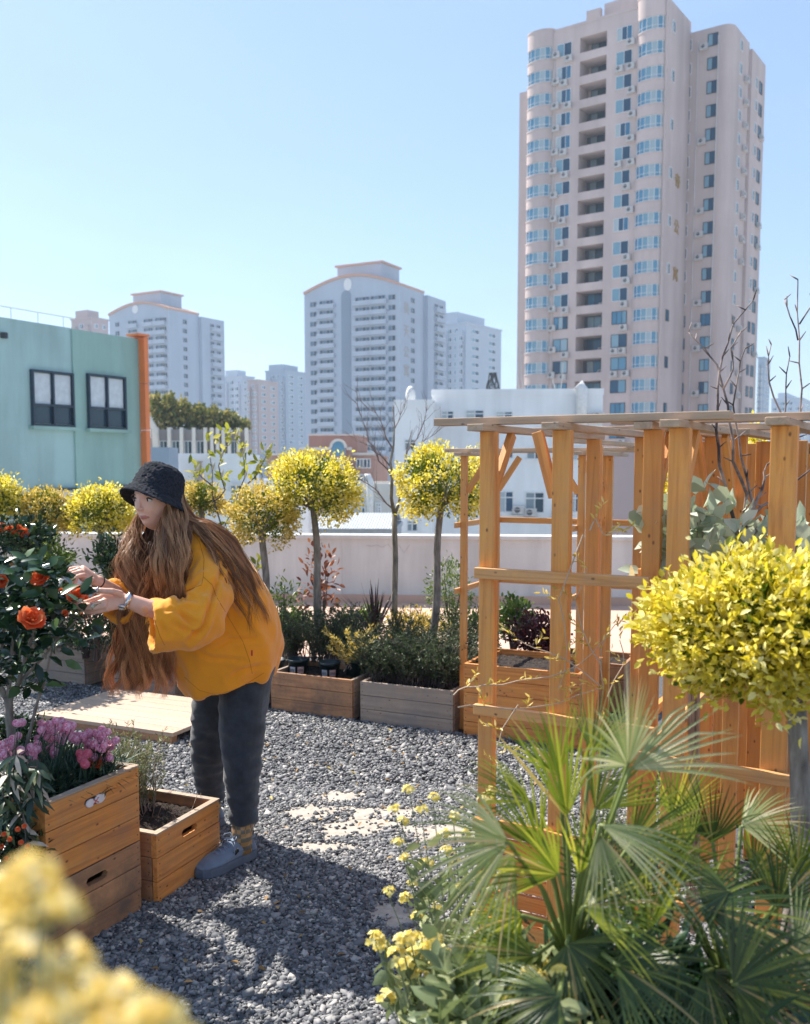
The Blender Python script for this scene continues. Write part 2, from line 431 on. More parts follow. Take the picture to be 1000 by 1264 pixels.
    for k in range(NF):
        z = fl(k)
        W.put(rnd.choice((wm1, wm2)), M, (c[688] + c[706]) / 2, 0, z); W.put(wm2 if k % 4 else wm1, M, (c[761] + c[781]) / 2, 0, z)
        if rnd.random() < .85: A.put(AC, M, c[684] + .35 + rnd.uniform(-.1, .15), 0, z - 1.15 + rnd.uniform(-.15, .5))
        if rnd.random() < .75: A.put(AC, M, c[706] - .6 + rnd.uniform(-.5, .4), 0, z - 1.46)
        if rnd.random() < .8: A.put(AC, M, (c[781]) + .2 - rnd.uniform(0, .7), 0, z - 1.46)
        if rnd.random() < .35: A.put(AC, M, c[761] + .5, 0, z - 1.46)
        # side wall of main block (x = 0 face)
        if k % 2 == 0: W.put(wm3, M, 0, 1.6, z, pi / 2)
        W.put(wm3, M, -1.0 + .7, v2, z)      # slot next to the side wall
        W.put(wm4, M, uq(880, v2), v2, z)
        if rnd.random() < .8: A.put(AC, M, uq(870, v2), v2, z - .9)
        W.put(wm3, M, U2, v2 + 3.4, z, pi / 2)
        if rnd.random() < .8: A.put(AC, M, U2, v2 + 5.3, z - .9, pi / 2)
        if k > 0:
            W.put(wm3, M, U2 + .35, 16.2, z, pi / 2)
            W.put(wm4, M, U2 + .35, VE - 2.0, z, pi / 2)
            if rnd.random() < .7: A.put(AC, M, U2 + .35, 18.4, z - .8, pi / 2)
        # dark panels paint the shade inside the lower loggias; then door and unit
        if k > 2: q_ = MB(); q_.cbox((a + .003, 2.37, z - .84), (b - .003, 2.398, z + .84), M); q_.cbox((b - .04, .25, z - .84), (b - .003, 2.369, z + .84), M); q_.build('loggia_shade_panel', M_loggia_shade, root)
        W.put(lrail, M, (a * .47 + b * .53), 2.4, z - .02); A.put(AC, M, a * .25 + b * .75, 2.25, z - .95)
    W.done(); A.done()
    # pipes down the facade
    p = MB()
    for u, v in ((c[684] + .15, -.06), (c[781] + .9, -.06)): p.tube([M @ V3((u, v, GZ)), M @ V3((u, v, ZT - 2))], .06, 6)
    for px in (887, 862): p.tube([M @ V3((uq(px, v2), v2 - .07, GZ)), M @ V3((uq(px, v2), v2 - .07, ZT - 2))], .07, 6)
    p.build('drain_pipe', M_ac, root)
    text('帝公寓', root, M, 0.02, 4.0, [zrow(y, 112) for y in (221, 278, 337)], 1.75, M_gold)
def text(chars, root, M, u, v, zs, size, mat, rz=pi / 2):
    for ch, z in zip(chars, zs):
        cu = bpy.data.curves.new('sign_character', 'FONT'); cu.body = ch; cu.size = size; cu.align_x = 'CENTER'; cu.align_y = 'CENTER'; cu.extrude = .04; cu.offset = .02
        ob = bpy.data.objects.new('tmp', cu); COL.objects.link(ob)
        bpy.context.view_layer.update()
        me = bpy.data.meshes.new_from_object(ob.evaluated_get(bpy.context.evaluated_depsgraph_get()))
        bpy.data.objects.remove(ob)
        me.materials.clear()
        link('sign_character', me, mat, root, M @ Matrix.Translation((u, v, z)) @ Matrix.Rotation(rz, 4, 'Z') @ Matrix.Rotation(pi / 2, 4, 'X'))
big_tower()

# ---------------------------------------------------------------- towers with a curved gable
M_blue = wall_mat('pale_render', (.42, .48, .57), .08, .08)
M_blued = wall_mat('pale_render_shade', (.22, .28, .36), .08, .08)  # shaded copy of the pale render, for the painted slot
M_trim = plain('terracotta_trim', (.55, .3, .2), .7)
def gable_tower(cx, Y, yawdeg, wpx, sidepx, ytop, yeave, label, storey, name='apartment_tower', chars=None, arch=True, loc_px=None):
    """cx: column of the front right corner, wpx: column of the left end, sidepx: column of the far side end"""
    yaw = -R(yawdeg); X = (cx - 500) / F * Y; M = frame_of(X, Y, yaw)
    root = thing(name, label, 'tower', (X, Y, GZ))
    L = uat(M, wpx); D = vat(M, sidepx)
    ze = zrow(yeave, Y); zt = zrow(ytop, Y)
    b = MB(); n = 20
    # front volume with the curved gable as a prism extruded along y
    prof = [(L + (0 - L) * i / n, ze + (zt - ze) * sin(pi * (i / n))) for i in range(n + 1)]
    dep = D * .55
    r0 = [M @ V3((x, 0, z)) for x, z in [(L, GZ)] + prof + [(0, GZ)]]; r1 = [M @ V3((x, dep, z)) for x, z in [(L, GZ)] + prof + [(0, GZ)]]
    b.loft([r0, r1])
    b.cbox((L + .5, dep, GZ), (1.2, D, ze - .5), M)
    pw = -L * .2
    b.cbox((L * .5 - pw, 3, zt - 4), (L * .5 + pw * 1.3, dep - 1, zt + 3.6), M)
    b.build('wall', M_blue, root)
    t = MB()
    for i in range(n):
        (x0, z0), (x1, z1) = prof[i], prof[i + 1]
        vs = [M @ V3(p) for p in ((x0, -.5, z0 + .02), (x1, -.5, z1 + .02), (x1, dep + .3, z1 + .02), (x0, dep + .3, z0 + .02), (x0, -.5, z0 + .7), (x1, -.5, z1 + .7), (x1, dep + .3, z1 + .7), (x0, dep + .3, z0 + .7))]
        t.add(vs, [(0, 1, 2, 3), (4, 7, 6, 5), (0, 4, 5, 1), (3, 2, 6, 7), (0, 3, 7, 4), (1, 5, 6, 2)])
    t.cbox((L * .5 - pw - .6, 2.5, zt + 3.6), (L * .5 + pw * 1.3 + .6, dep - .5, zt + 4.1), M)
    t.build('roof_trim', M_trim, root)
    nf = int((ze - 2 - GZ) / storey)
    # bands of windows and balconies on the front, a tall slot painted dark in the middle
    W = Capped('window', root, 98); B = Capped('balcony', root, 98)
    wl = -L; ww = wl * .15
    big = win_pair(ww, storey * .6, .10, (-.25, 0, .25), fm=M_conc, gm=M_glassb, depth=.12)
    sm = win_pair(ww * .5, storey * .55, .1, (0,), fm=M_conc, gm=M_glassb, depth=.12)
    bl = MB(); bl.cbox((-ww * .62, -1.0, -.15), (ww * .62, 0.02, .95)); bl.mi = 1; bl.cbox((-ww * .62, -1.02, .95), (ww * .62, .02, 1.02)); bme = bl.mesh('balcony'); bme.materials.append(M_blue); bme.materials.append(M_frame)
    cols = [.1, .24, .62, .78] if arch else [.14, .4, .66, .85]
    for k in range(nf):
        z = ze - 3 - k * storey
        for i, f_ in enumerate(cols):
            u = L + wl * f_
            W.put(big if i in (0, 1, 2, 3) and (i != 0) else sm, M, u, 0, z)
            if i in (1, 2, 3): B.put(bme, M, u, 0, z - storey * .5)
        W.put(sm, M, L + wl * .92, 0, z)
        for f_ in (.28, .75, .88):
            W.put(sm, M, 0 if f_ < .55 else 1.2, D * f_, z, pi / 2)
        if dep: B.put(bme, M, 1.2, D * .82, z - storey * .5, pi / 2)
    W.done(); B.done()
    if arch:   # flat round-headed panel, its dark tone paints the shade of a tall slot
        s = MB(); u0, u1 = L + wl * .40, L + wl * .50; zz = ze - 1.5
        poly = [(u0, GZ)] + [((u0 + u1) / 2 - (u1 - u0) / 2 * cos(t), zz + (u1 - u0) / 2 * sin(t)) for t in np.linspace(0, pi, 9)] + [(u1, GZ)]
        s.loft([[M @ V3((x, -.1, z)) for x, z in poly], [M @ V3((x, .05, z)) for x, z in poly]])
        s.build('slot_shade_panel', M_blued, root)
    m = MB(); uc = L + wl * (.47 if arch else .45); q = [M @ V3((uc + 1.3 * cos(a), -.15, ze + (zt - ze) * .45 + (1.7 if arch else 1.3) * sin(a))) for a in np.linspace(0, 2 * pi, 17)[:-1]]
    q2 = [v + (M.to_3x3() @ V3((0, .3, 0))) for v in q]; m.loft([q, q2]); m.build('round_emblem', M_frame, root)
    if chars: text(chars[0], root, M, .03, D * .14, chars[1], chars[2], M_goldf)
    return root
gable_tower(494, 262, 28, 378, 545, 335, 352, 'pale apartment tower with an orange lined curved gable and gilt characters down its side', 2.75,
            chars=('美天公寓', [zrow(y, 266) for y in (382, 410, 436, 459)], 3.6))
gable_tower(214, 300, 30, 141, 277, 371, 382, 'pale blue curved roof tower with a white disc, rising behind the green building', 2.82, arch=False)

# ---------------------------------------------------------------- plainer far towers
def block_tower(px0, px1, Y, ytop, yawdeg, wallm, label, storey=2.9, cols=5, split=.6, step=None, name='apartment_tower', bands=True):
    X = (px0 + (px1 - px0) * split - 500) / F * Y; M = frame_of(X, Y, -R(yawdeg)); root = thing(name, label, 'tower', (X, Y, GZ))
    L = uat(M, px0); D = vat(M, px1); zt = zrow(ytop, Y)
    b = MB(); wl = -L
    b.cbox((L, 0, GZ), (0, D, zt), M)
    b.cbox((L + wl * .1, -1.1, GZ), (L + wl * .3, 0, zt - 2.5), M); b.cbox((L + wl * .68, -1.1, GZ), (L + wl * .9, 0, zt - 2.5), M)
    if step:
        x0, x1, yy = step; b.cbox((L + wl * x0, 1, zt), (L + wl * x1, D * .8, zrow(yy, Y)), M)
    b.cbox((L - .3, -.3, zt), (.3, D + .3, zt + .6), M)
    b.build('wall', wallm, root)
    nf = int((zt - 1.5 - GZ) / storey); nf = min(nf, int((zt + 6) / storey))
    W = Capped('window', root, 60)
    wme = win_pair(wl / cols * .62, storey * .58, .15, (0,), depth=.15); wme2 = win_pair(max(1.5, D / 5), storey * .5, .15, (0,), depth=.15)
    for k in range(nf):
        z = zt - 2.4 - k * storey
        for i in range(cols):
            f_ = (i + .5) / cols; v = -1.1 if (.1 < f_ < .3 or .68 < f_ < .9) else 0
            if v and z > zt - 3.5: continue
            W.put(wme, M, L + wl * f_, v, z)
        for f_ in (.25, .72): W.put(wme2, M, 0, D * f_, z, pi / 2)
    W.done(); return root
M_far1 = wall_mat('far_grey_render', (.34, .41, .5), .06, .05); M_far2 = wall_mat('far_pink_render', (.46, .36, .35), .06, .05); M_far3 = wall_mat('far_white_render', (.48, .54, .62), .06, .05)
block_tower(543, 617, 350, 399, 35, M_far3, 'white apartment tower with a low cap, right behind the gilt lettered tower', 3.0, 4, .42, (.05, .6, 383))
block_tower(95, 140, 330, 393, 30, M_far2, 'small brownish tower top peeping over the green building roof', 3.0, 3, .55, (.1, .7, 381))
block_tower(277, 316, 430, 465, 30, M_far3, 'pale narrow tower right beside the curved roof tower at left', 3.0, 3, .6, (.1, .7, 456))
block_tower(308, 345, 400, 470, 22, M_far2, 'brick coloured far tower with plain sides among pale blocks', 3.0, 3, .35, None)
block_tower(330, 379, 440, 458, 28, M_far1, 'bluish tower block directly left of the gilt lettered tower', 3.0, 4, .5, (.1, .8, 449))
block_tower(930, 945, 420, 442, 30, M_far1, 'distant pale slab just right of the tall pink tower', 3.0, 2, .5, None)
block_tower(948, 1010, 520, 492, 30, M_far3, 'low distant apartment block at the right edge of the skyline', 3.0, 4, .6, (.2, .5, 484))
block_tower(596, 660, 520, 520, 25, M_far1, 'low far block hidden mostly behind the white building', 3.0, 4, .6, None)

# ---------------------------------------------------------------- green building at left
M_green = wall_mat('pale_turquoise_render', (.40, .58, .58), .22, .35, bump=.01)
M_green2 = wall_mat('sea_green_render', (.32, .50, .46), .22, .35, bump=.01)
M_orange = plain('orange_panel', (.72, .2, .06), .5, scale=1)
M_sash = plain('navy_sash', (.015, .035, .06), .4)
M_pane = N('curtained_glass'); M_pane.set(Roughness=.12)
tcx = M_pane.n('ShaderNodeTexCoord'); sx = M_pane.n('ShaderNodeSeparateXYZ'); M_pane.l(tcx.outputs['Object'], sx.inputs[0])
M_pane.base(M_pane.ramp(sx.outputs[2], [(0, (.02, .05, .08)), (.01, (.3, .36, .42))])); M_pane = M_pane.m
def green_building():
    X = (94 - 500) / F * 28; YAW = math.atan2(.873, .487); M = frame_of(X, 28, YAW); Z28 = lambda y, Y=28: zrow(y, Y)
    root = thing('green_building', 'turquoise rendered building with dark framed windows and an orange edge strip', 'building', (X, 28, GZ))
    zr = Z28(405); e = uat(M, 174); l_ = -9.0
    b = MB(); b.cbox((l_, 0, GZ), (-.002, 14, zr), M); b.cbox((l_, .05, zr), (-.1, .4, zr + .001), M); b.build('wall', M_green, root)
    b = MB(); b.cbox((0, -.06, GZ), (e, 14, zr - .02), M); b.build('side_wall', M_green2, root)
    b = MB()
    for z in np.arange(zr - 8.65, zr - .5, 1.45): b.cbox((e + .003, -.3, z), (e + .18, .2, z + 1.43), M)
    b.cbox((e - .25, -.32, zr + .055), (e + .22, .2, zr + .13), M)
    b.build('orange_strip', M_orange, root)
    r = MB()
    for u in np.arange(l_, .5, .9): r.tube([M @ V3((u, .3, zr)), M @ V3((u, .3, zr + .35))], .015, 5)
    r.tube([M @ V3((l_, .3, zr + .35)), M @ V3((.4, .3, zr + .35))], .02, 5); r.build('roof_railing', M_frame, root)
    def gw(u0, u1, z0, z1, v):
        w, h = u1 - u0, z1 - z0; f = window_mesh(w, h, .06, (0,), -.12, .12)
        mw = M @ Matrix.Translation(((u0 + u1) / 2, v, (z0 + z1) / 2))
        fo = f.build('window', M_sash, root, mw=mw)
        g = MB(); g.cbox((-w / 2 + .08, -.02, -h / 2 + .08), (w / 2 - .08, .01, h / 2 - .08))
        go = link('pane', g.mesh('pane'), M_pane, fo, mw @ Matrix.Translation((0, 0, 0)))
        c = MB()
        for s_ in (-1, 1): c.cbox((s_ * w / 4 - w * .2, -.035, -h * (.09 if s_ > 0 else .14)), (s_ * w / 4 + w * .2, -.022, h / 2 - .08))
        link('blind', c.mesh('blind'), M_blind, fo, mw)
        s = MB(); s.cbox((u0 - .08, v - .2, z0 - .1), (u1 + .08, v + .02, z0 - .003), M); link('sill', s.mesh('sill'), M_green2, fo)
    for dz in (0, -3.32):
        u0, u1 = uat(M, 42), uat(M, 93); gw(u0, u1, Z28(526, 27) + dz, Z28(457, 27) + dz, 0)
        u0, u1 = uat(M, 109), uat(M, 155); gw(u0, u1, Z28(530, 29.2) + dz, Z28(464, 29.2) + dz, -.06)
    f = MB(); q = M @ V3((uat(M, 11), -.06, 4.9 + .1)); f.box(q, (.15, .15, .15)); f.build('wall_lamp', M_dark, root)
M_blind = plain('pale_blind', (.55, .6, .64), .6)
green_building()

# ---------------------------------------------------------------- white building behind the pergola
M_white = wall_mat('white_render', (.86, .87, .88), .12, .25)
M_white2 = wall_mat('cream_render', (.66, .63, .58), .1, .3)
M_grey = plain('grey_sheet', (.35, .38, .42), .5)
def simple_building(name, label, px0, px1, Y, ytop, mat, yaw=0, depth=8, parapet=.25, cat='building', wpx=()):
    X = (px0 - 500) / F * Y; M = frame_of(X, Y, R(yaw)); root = thing(name, label, cat, (X, Y, GZ))
    Lr = uat(M, px1); zt = zrow(ytop, Y)
    b = MB(); b.cbox((0, 0, GZ), (Lr, depth, zt - .2), M)
    for lo, hi in (((-.05, -.05), (Lr + .05, .2)), ((-.05, depth - .2), (Lr + .05, depth + .05)), ((-.05, .2), (.2, depth - .2)), ((Lr - .2, .2), (Lr + .05, depth - .2))):
        b.cbox((lo[0], lo[1], zt - .2), (hi[0], hi[1], zt + parapet), M)
    b.build('wall', mat, root)
    for (a, c, y0, y1, dark) in wpx:
        u0, u1 = uat(M, a), uat(M, c); z0 = zrow(y1, Y); z1 = zrow(y0, Y)
        me = win_pair(u1 - u0, z1 - z0, .08, (0,) if u1 - u0 < 2.2 else (-.17, .17), .2, fm=M_frame, gm=M_glassd if dark else M_glass)
        put('window', me, root, M, (u0 + u1) / 2, 0, (z0 + z1) / 2)
        s = MB(); s.cbox((u0 - .1, -.15, z0 - .1), (u1 + .1, .01, z0 - .002), M); s.build('sill', mat, root)
    return root, M, zt
r1, Mw, zt = simple_building('white_building', 'white rendered building with a roof terrace of pipes, seen through the pergola', 533, 742, 70, 485, M_white, -4, 12, wpx=[
    (544, 560, 507, 523, 0), (574, 597, 506, 522, 0), (611, 632, 508, 521, 0), (618, 633, 552, 566, 1), (649, 670, 552, 567, 1), (614, 634, 606, 632, 0), (648, 672, 607, 633, 1), (700, 720, 607, 632, 0), (648, 668, 660, 680, 1), (614, 630, 662, 682, 1), (572, 592, 556, 572, 1), (702, 722, 552, 568, 0)])
for (a, y) in ((640, 634), (655, 637), (690, 640), (736, 520)): put('air_conditioner', AC, r1, Mw, uat(Mw, a), 0, zrow(y, 70))
g = MB()
u_ = uat(Mw, 664); g.cbox((u_, 2, zt - .2), (uat(Mw, 713), 7, zt + .3), Mw); g.build('roof_room', M_white2, r1)
g = MB(); g.tube([Mw @ V3((uat(Mw, 715), -.5, zt - 3)), Mw @ V3((uat(Mw, 715), -.5, zt + .2)), Mw @ V3((uat(Mw, 710), -.5, zt + .5))], .42, 10); g.build('vent_duct', M_frame, r1, True)
g = MB()
for px, h in ((640, 2.2), (645, 3.4), (692, 2.2), (686, 1.3)): g.tube([Mw @ V3((uat(Mw, px), 1, zt)), Mw @ V3((uat(Mw, px) + random.uniform(-.4, .4), 1, zt + h))], .035, 5)
for px, e_ in ((642, 636), (642, 655)): g.tube([Mw @ V3((uat(Mw, px), 1, zt + 3.2)), Mw @ V3((uat(Mw, e_), 1, zt))], .015, 4)
g.build('antenna_mast', M_conc, r1)
g = MB(); q = Mw @ V3((uat(Mw, 608), .6, zt + .4))
for k in range(26):
    a = random.uniform(0, 6.3); g.tube([q + V3((random.uniform(-.3, .3), 0, -.9)), q + V3((.5 * cos(a), .2, .6 * sin(a))), q + V3((random.uniform(-.3, .3), 0, 1.1))], .03, 4)
g.build('cable_bundle', M_dark, r1)
simple_building('white_annex', 'low white annex wing with a satellite dish, left end of the white building', 487, 534, 66, 498, M_white, -4, 10, wpx=[(499, 514, 542, 556, 1), (502, 516, 642, 656, 1)])
g = MB(); d_ = P(507, 489, 67)
for i in range(6):
    pass
rings = [[d_ + V3((cos(a) * r_ * .5, -.25 + .5 * (r_ / .7) ** 2 * .3, sin(a) * r_ + .0)) for a in np.linspace(0, 2 * pi, 17)[:-1]] for r_ in (.05, .3, .5, .7)]
g.loft(rings); g.tube([d_ + V3((0, -.1, 0)), d_ + V3((0, .1, -.9))], .04, 5); tag(g.build('satellite_dish', M_frame, smooth=True), 'small white satellite dish on the annex roof edge', 'satellite dish')

# brick low-rise with arched window
M_brick = wall_mat('brick_render', (.42, .25, .2), .12, .2)
def brick_block():
    Y = 120; M = frame_of((365 - 500) / F * Y, Y, R(-6)); root = thing('brick_building', 'low brick building with an arched window and pale cornices below the gilt lettered tower', 'building', (M.translation.x, Y, GZ))
    Z = lambda y: zrow(y, Y)
    u = lambda p: uat(M, p)
    b = MB(); b.cbox((u(330), 0, GZ), (u(462), 14, Z(562)), M); b.cbox((u(375), -1.5, GZ), (u(436), 0, Z(556)), M); b.cbox((u(376), 3, Z(562)), (u(437), 12, Z(537)), M); b.cbox((u(413), -2.2, GZ), (u(431), -1.5, Z(548)), M)
    b.build('wall', M_brick, root)
    c = MB()
    c.cbox((u(330), -.4, Z(562)), (u(375), .1, Z(560)), M); c.cbox((u(374), -1.9, Z(556)), (u(413), -1.4, Z(552.5)), M); c.cbox((u(431), -1.9, Z(556)), (u(437), -1.4, Z(552.5)), M); c.cbox((u(436), -.4, Z(562)), (u(463), .1, Z(559)), M)
    uc = (u(414) + u(430)) / 2; r_ = (u(430) - u(414)) / 2
    arc = lambda rr, v: [M @ V3((uc - rr * cos(t), v, Z(553) + rr * sin(t))) for t in np.linspace(0, pi, 13)]
    c.loft([arc(r_ + .25, -2.45), arc(r_ + .25, -2.2), arc(r_ - .05, -2.2), arc(r_ - .05, -2.45), arc(r_ + .25, -2.45)], cap=False, close=False)
    c.cbox((u(376), 2.7, Z(537)), (u(438), 12.3, Z(535)), M)
    c.build('cornice', M_white2, root)
    g = MB(); g.add([M @ V3((uc + r_, -2.23, Z(563))), M @ V3((uc - r_, -2.23, Z(563)))] + arc(r_, -2.23), [tuple(range(15))]); g.build('arched_window', M_glass, root)
    for (a, b_, y0, y1, v) in ((384, 394, 567, 578, -1.5), (396, 411, 566, 578, -1.5), (415, 429, 568, 580, -2.2), (440, 458, 566, 578, 0), (336, 345, 568, 577, 0), (352, 362, 568, 577, 0), (366, 373, 568, 577, 0), (440, 458, 585, 597, 0), (384, 410, 585, 597, -1.5), (415, 429, 585, 597, -2.2), (345, 362, 585, 596, 0)):
        me = win_pair(u(b_) - u(a), Z(y0) - Z(y1), .12, (-.25, 0, .25), fm=M_frame, gm=M_glassd); put('window', me, root, M, (u(a) + u(b_)) / 2, v, (Z(y0) + Z(y1)) / 2)
brick_block()

# cream stair block with a fat duct
def duct_block():
    Y = 42; r, M, zt = simple_building('cream_outbuilding', 'cream outbuilding with a fat white flue beside the bare sapling', 424, 484, Y, 601, M_white2, -3, 6, .15, wpx=[(441, 452, 620, 640, 0), (463, 471, 620, 638, 1)])
    g = MB(); z = lambda y: zrow(y, Y)
    g.tube([M @ V3((uat(M, 458), -.45, z(655))), M @ V3((uat(M, 458), -.45, z(592))), M @ V3((uat(M, 456), -.45, z(588.5))), M @ V3((uat(M, 452), -.45, z(589)))], .15, 12); g.build('flue', M_frame, r, True)
    m2, Mm, z2 = simple_building('sheet_roof_shed', 'long low shed with a grey corrugated sheet roof behind the parapet', 386, 486, 34, 652, M_grey, -3, 5, .0)
    t = MB(); n = 60; u1 = uat(Mm, 486)
    pr = [[Mm @ V3((u1 * i / n, v, z2 + zz + .03 * (i % 2))) for i in range(n + 1)] for v, zz in ((-.4, 0), (2.5, .42), (5, 0))]
    t.loft(pr, cap=False, close=False); t.build('sheet_roof', M_roof, m2)
M_roof = plain('roof_sheet', (.5, .53, .56), .4, .2)
duct_block()

# finned building with a hedge on its roof
def finned():
    Y = 75; M = frame_of((184 - 500) / F * Y, Y, R(6)); root = thing('finned_building', 'grey building fronted by pale vertical fins under a planted roof', 'building', (M.translation.x, Y, GZ))
    Z = lambda y: zrow(y, Y)
    u = lambda p, v=0: uat(M, p, v)
    b = MB(); b.cbox((u(150), 0, GZ), (u(306), 8, Z(530)), M); b.build('wall', M_conc2, root)
    for p in (197, 212, 227, 242, 256, 264, 271, 278, 285, 296, 306):
        f = MB(); f.cbox((u(p) - .13, -.7, Z(566)), (u(p) + .13, -.002, Z(528)), M); f.build('fin', M_white2, root)
    for p in (204, 219, 234, 249, 291):
        me = win_pair(.62, 1.15, .06, (0,), fm=M_frame, gm=M_glassd); put('window', me, root, M, u(p), 0, Z(553))
    f = MB(); f.tube([M @ V3((u(182), -1.0, Z(505))), M @ V3((u(196), -1.0, Z(530))), M @ V3((u(197), -1.0, Z(566)))], .28, 4); f.build('slanted_beam', M_white2, root)
    s = MB(); s.cbox((u(181), -1.6, Z(541)), (u(192), -1.4, Z(530)), M); sg = s.build('sign', M_frame, root)
    hedge = np.array([[*(M @ V3((u(190) + (u(303) - u(190)) * t, 1.5 + random.uniform(0, 2), 0)))] for t in RNG.random(5200)])
    tt = (np.arange(5200) / 5200)
    # height falls to the right
    us = RNG.random(5200); pts = []
    for s_ in us:
        h = np.interp(s_, [0, .1, .25, .45, .65, .85, 1], [2.1, 2.7, 2.4, 1.8, 1.6, 1.2, .5]) * (1 + .13 * sin(s_ * 40) + .1 * sin(s_ * 97))
        q = M @ V3((u(184) + (u(306) - u(184)) * s_, .6 + 2.4 * random.random(), Z(530) + h * random.random() ** .7)); pts.append(q[:])
    pts = np.array(pts); d = RNG.normal(size=(5200, 3)); d[:, 2] += 1.0
    v, f = leaves(pts, d, RNG.normal(size=(5200, 3)), .38, .2)
    h = plant_mesh('rooftop_hedge', [(v, f, 0)], [leafmat('hedge_leaf', [(0, (.07, .11, .02)), (.5, (.2, .2, .05)), (1, (.5, .4, .12))])])
    tag(h, 'shaggy green and straw hedge on the roof of the finned building', 'hedge')
M_conc2 = wall_mat('brown_grey_panel', (.36, .33, .33), .12, .4)
finned()
simple_building('white_house', 'white walled house block between the green building and the yellow topiaries', 176, 305, 50, 562, M_white, 4, 8, .1, wpx=[(262, 268, 575, 592, 0), (284, 300, 596, 606, 1)])
b = MB(); b.cbox(tuple(P(186, 600, 47)), (P(209, 600, 47).x, 49, P(186, 552, 47).z)); tag(b.build('concrete_block_house', M_far1), 'plain grey rooftop box beside the orange edge strip', 'building')
b = MB(); b.cbox(tuple(P(241, 600, 49.5)), (P(248, 600, 49.5).x, 49.9, P(241, 571, 49.5).z)); b.cbox((P(240, 600, 49.5).x, 49.6, P(241, 571, 49.5).z), (P(249, 600, 49.5).x, 49.95, P(241, 569, 49.5).z)); tag(b.build('wooden_door', M_far2), 'brown doorway panel on the white house block', 'door')
# low roofs filling the middle distance
for i, (a, b_, Y, yt, mt, lb) in enumerate(((300, 380, 95, 596, M_white, 'low white roofed block just left of the brick building'), (740, 1010, 84, 560, M_far2, 'long low block closing the view behind the right end of the pergola'), (-80, 180, 160, 560, M_far1, 'long grey block far behind the green building'), (300, 540, 180, 562, M_far1, 'low grey roofs far behind the brick building'))):
    simple_building('low_building', lb, a, b_, Y, yt, mt, 0, 10, .3)
# ================================================================== THE ROOF TERRACE
GU = (G(565, 905) - G(60, 840)).normalized(); GV = V3((-GU.y, GU.x, 0)); GYAW = math.atan2(GU.y, GU.x); PB0 = G(335, 877)
def proj(q):
    v = V3(q) - V3((0, 0, EYE)); t = v.y * CP - v.z * SP; return 500 + F * v.x / t, CYP - F * (v.z * CP + v.y * SP) / t
def solve_px(o, d, px):
    a, b = -6.0, 6.0
    for _ in range(50):
        m = (a + b) / 2
        if proj(o + d * m)[0] < px: a = m
        else: b = m
    return (a + b) / 2
M_bed = N('gravel_bed'); M_bed.set(Roughness=.95)
co = M_bed.coord(); M_bed.base(M_bed.ramp(M_bed.noise(co, 90, 3), [(.3, (.035, .04, .05)), (.7, (.14, .145, .155))])); M_bed.bump(M_bed.noise(co, 120, 3), .8, .01); M_bed = M_bed.m
o = MB(); o.add([(-9, -2.5, -.006), (9, -2.5, -.006), (9, 12, -.006), (-9, 12, -.006)], [(0, 1, 2, 3)]); tag(o.build('gravel_bed', M_bed), kind='structure')
o = MB(); o.cbox((-9, -2.5, -3), (9, 12, -.012)); tag(o.build('roof_slab', M_conc), kind='structure')

# pale dusty screed showing through the gravel
M_screed = N('dusty_screed'); M_screed.set(Roughness=.95); M_screed.base(M_screed.ramp(M_screed.noise(M_screed.coord(), 30, 6), [(.3, (.3, .27, .23)), (.7, (.5, .44, .38))])); M_screed = M_screed.m
def patch(px, py, rx, ry, seed):
    c = G(px, py); rr = random.Random(seed); n = 40; pts = []
    ph = [rr.uniform(0, 6.3) for _ in range(5)]
    for i in range(n):
        a = 2 * pi * i / n; k = 1 + .22 * sin(2 * a + ph[0]) + .16 * sin(5 * a + ph[1]) + .1 * sin(9 * a + ph[2])
        pts.append((c.x + rx * k * cos(a), c.y + ry * k * sin(a), .0))
    return c, rx, ry, ph, pts
PATCH = [patch(385, 1004, .14, .13, 1), patch(440, 1022, .22, .15, 2), patch(400, 1048, .17, .06, 3), patch(475, 1004, .18, .10, 4), patch(492, 1132, .14, .10, 5), patch(420, 985, .15, .07, 6), patch(560, 1030, .22, .14, 8)]
pb = MB()
for i, p in enumerate(PATCH): pb.add([(x, y, .005 + i * .0006) for x, y, _ in p[4]], [tuple(range(40))])
tag(pb.build('dusty_screed', M_screed), kind='structure')
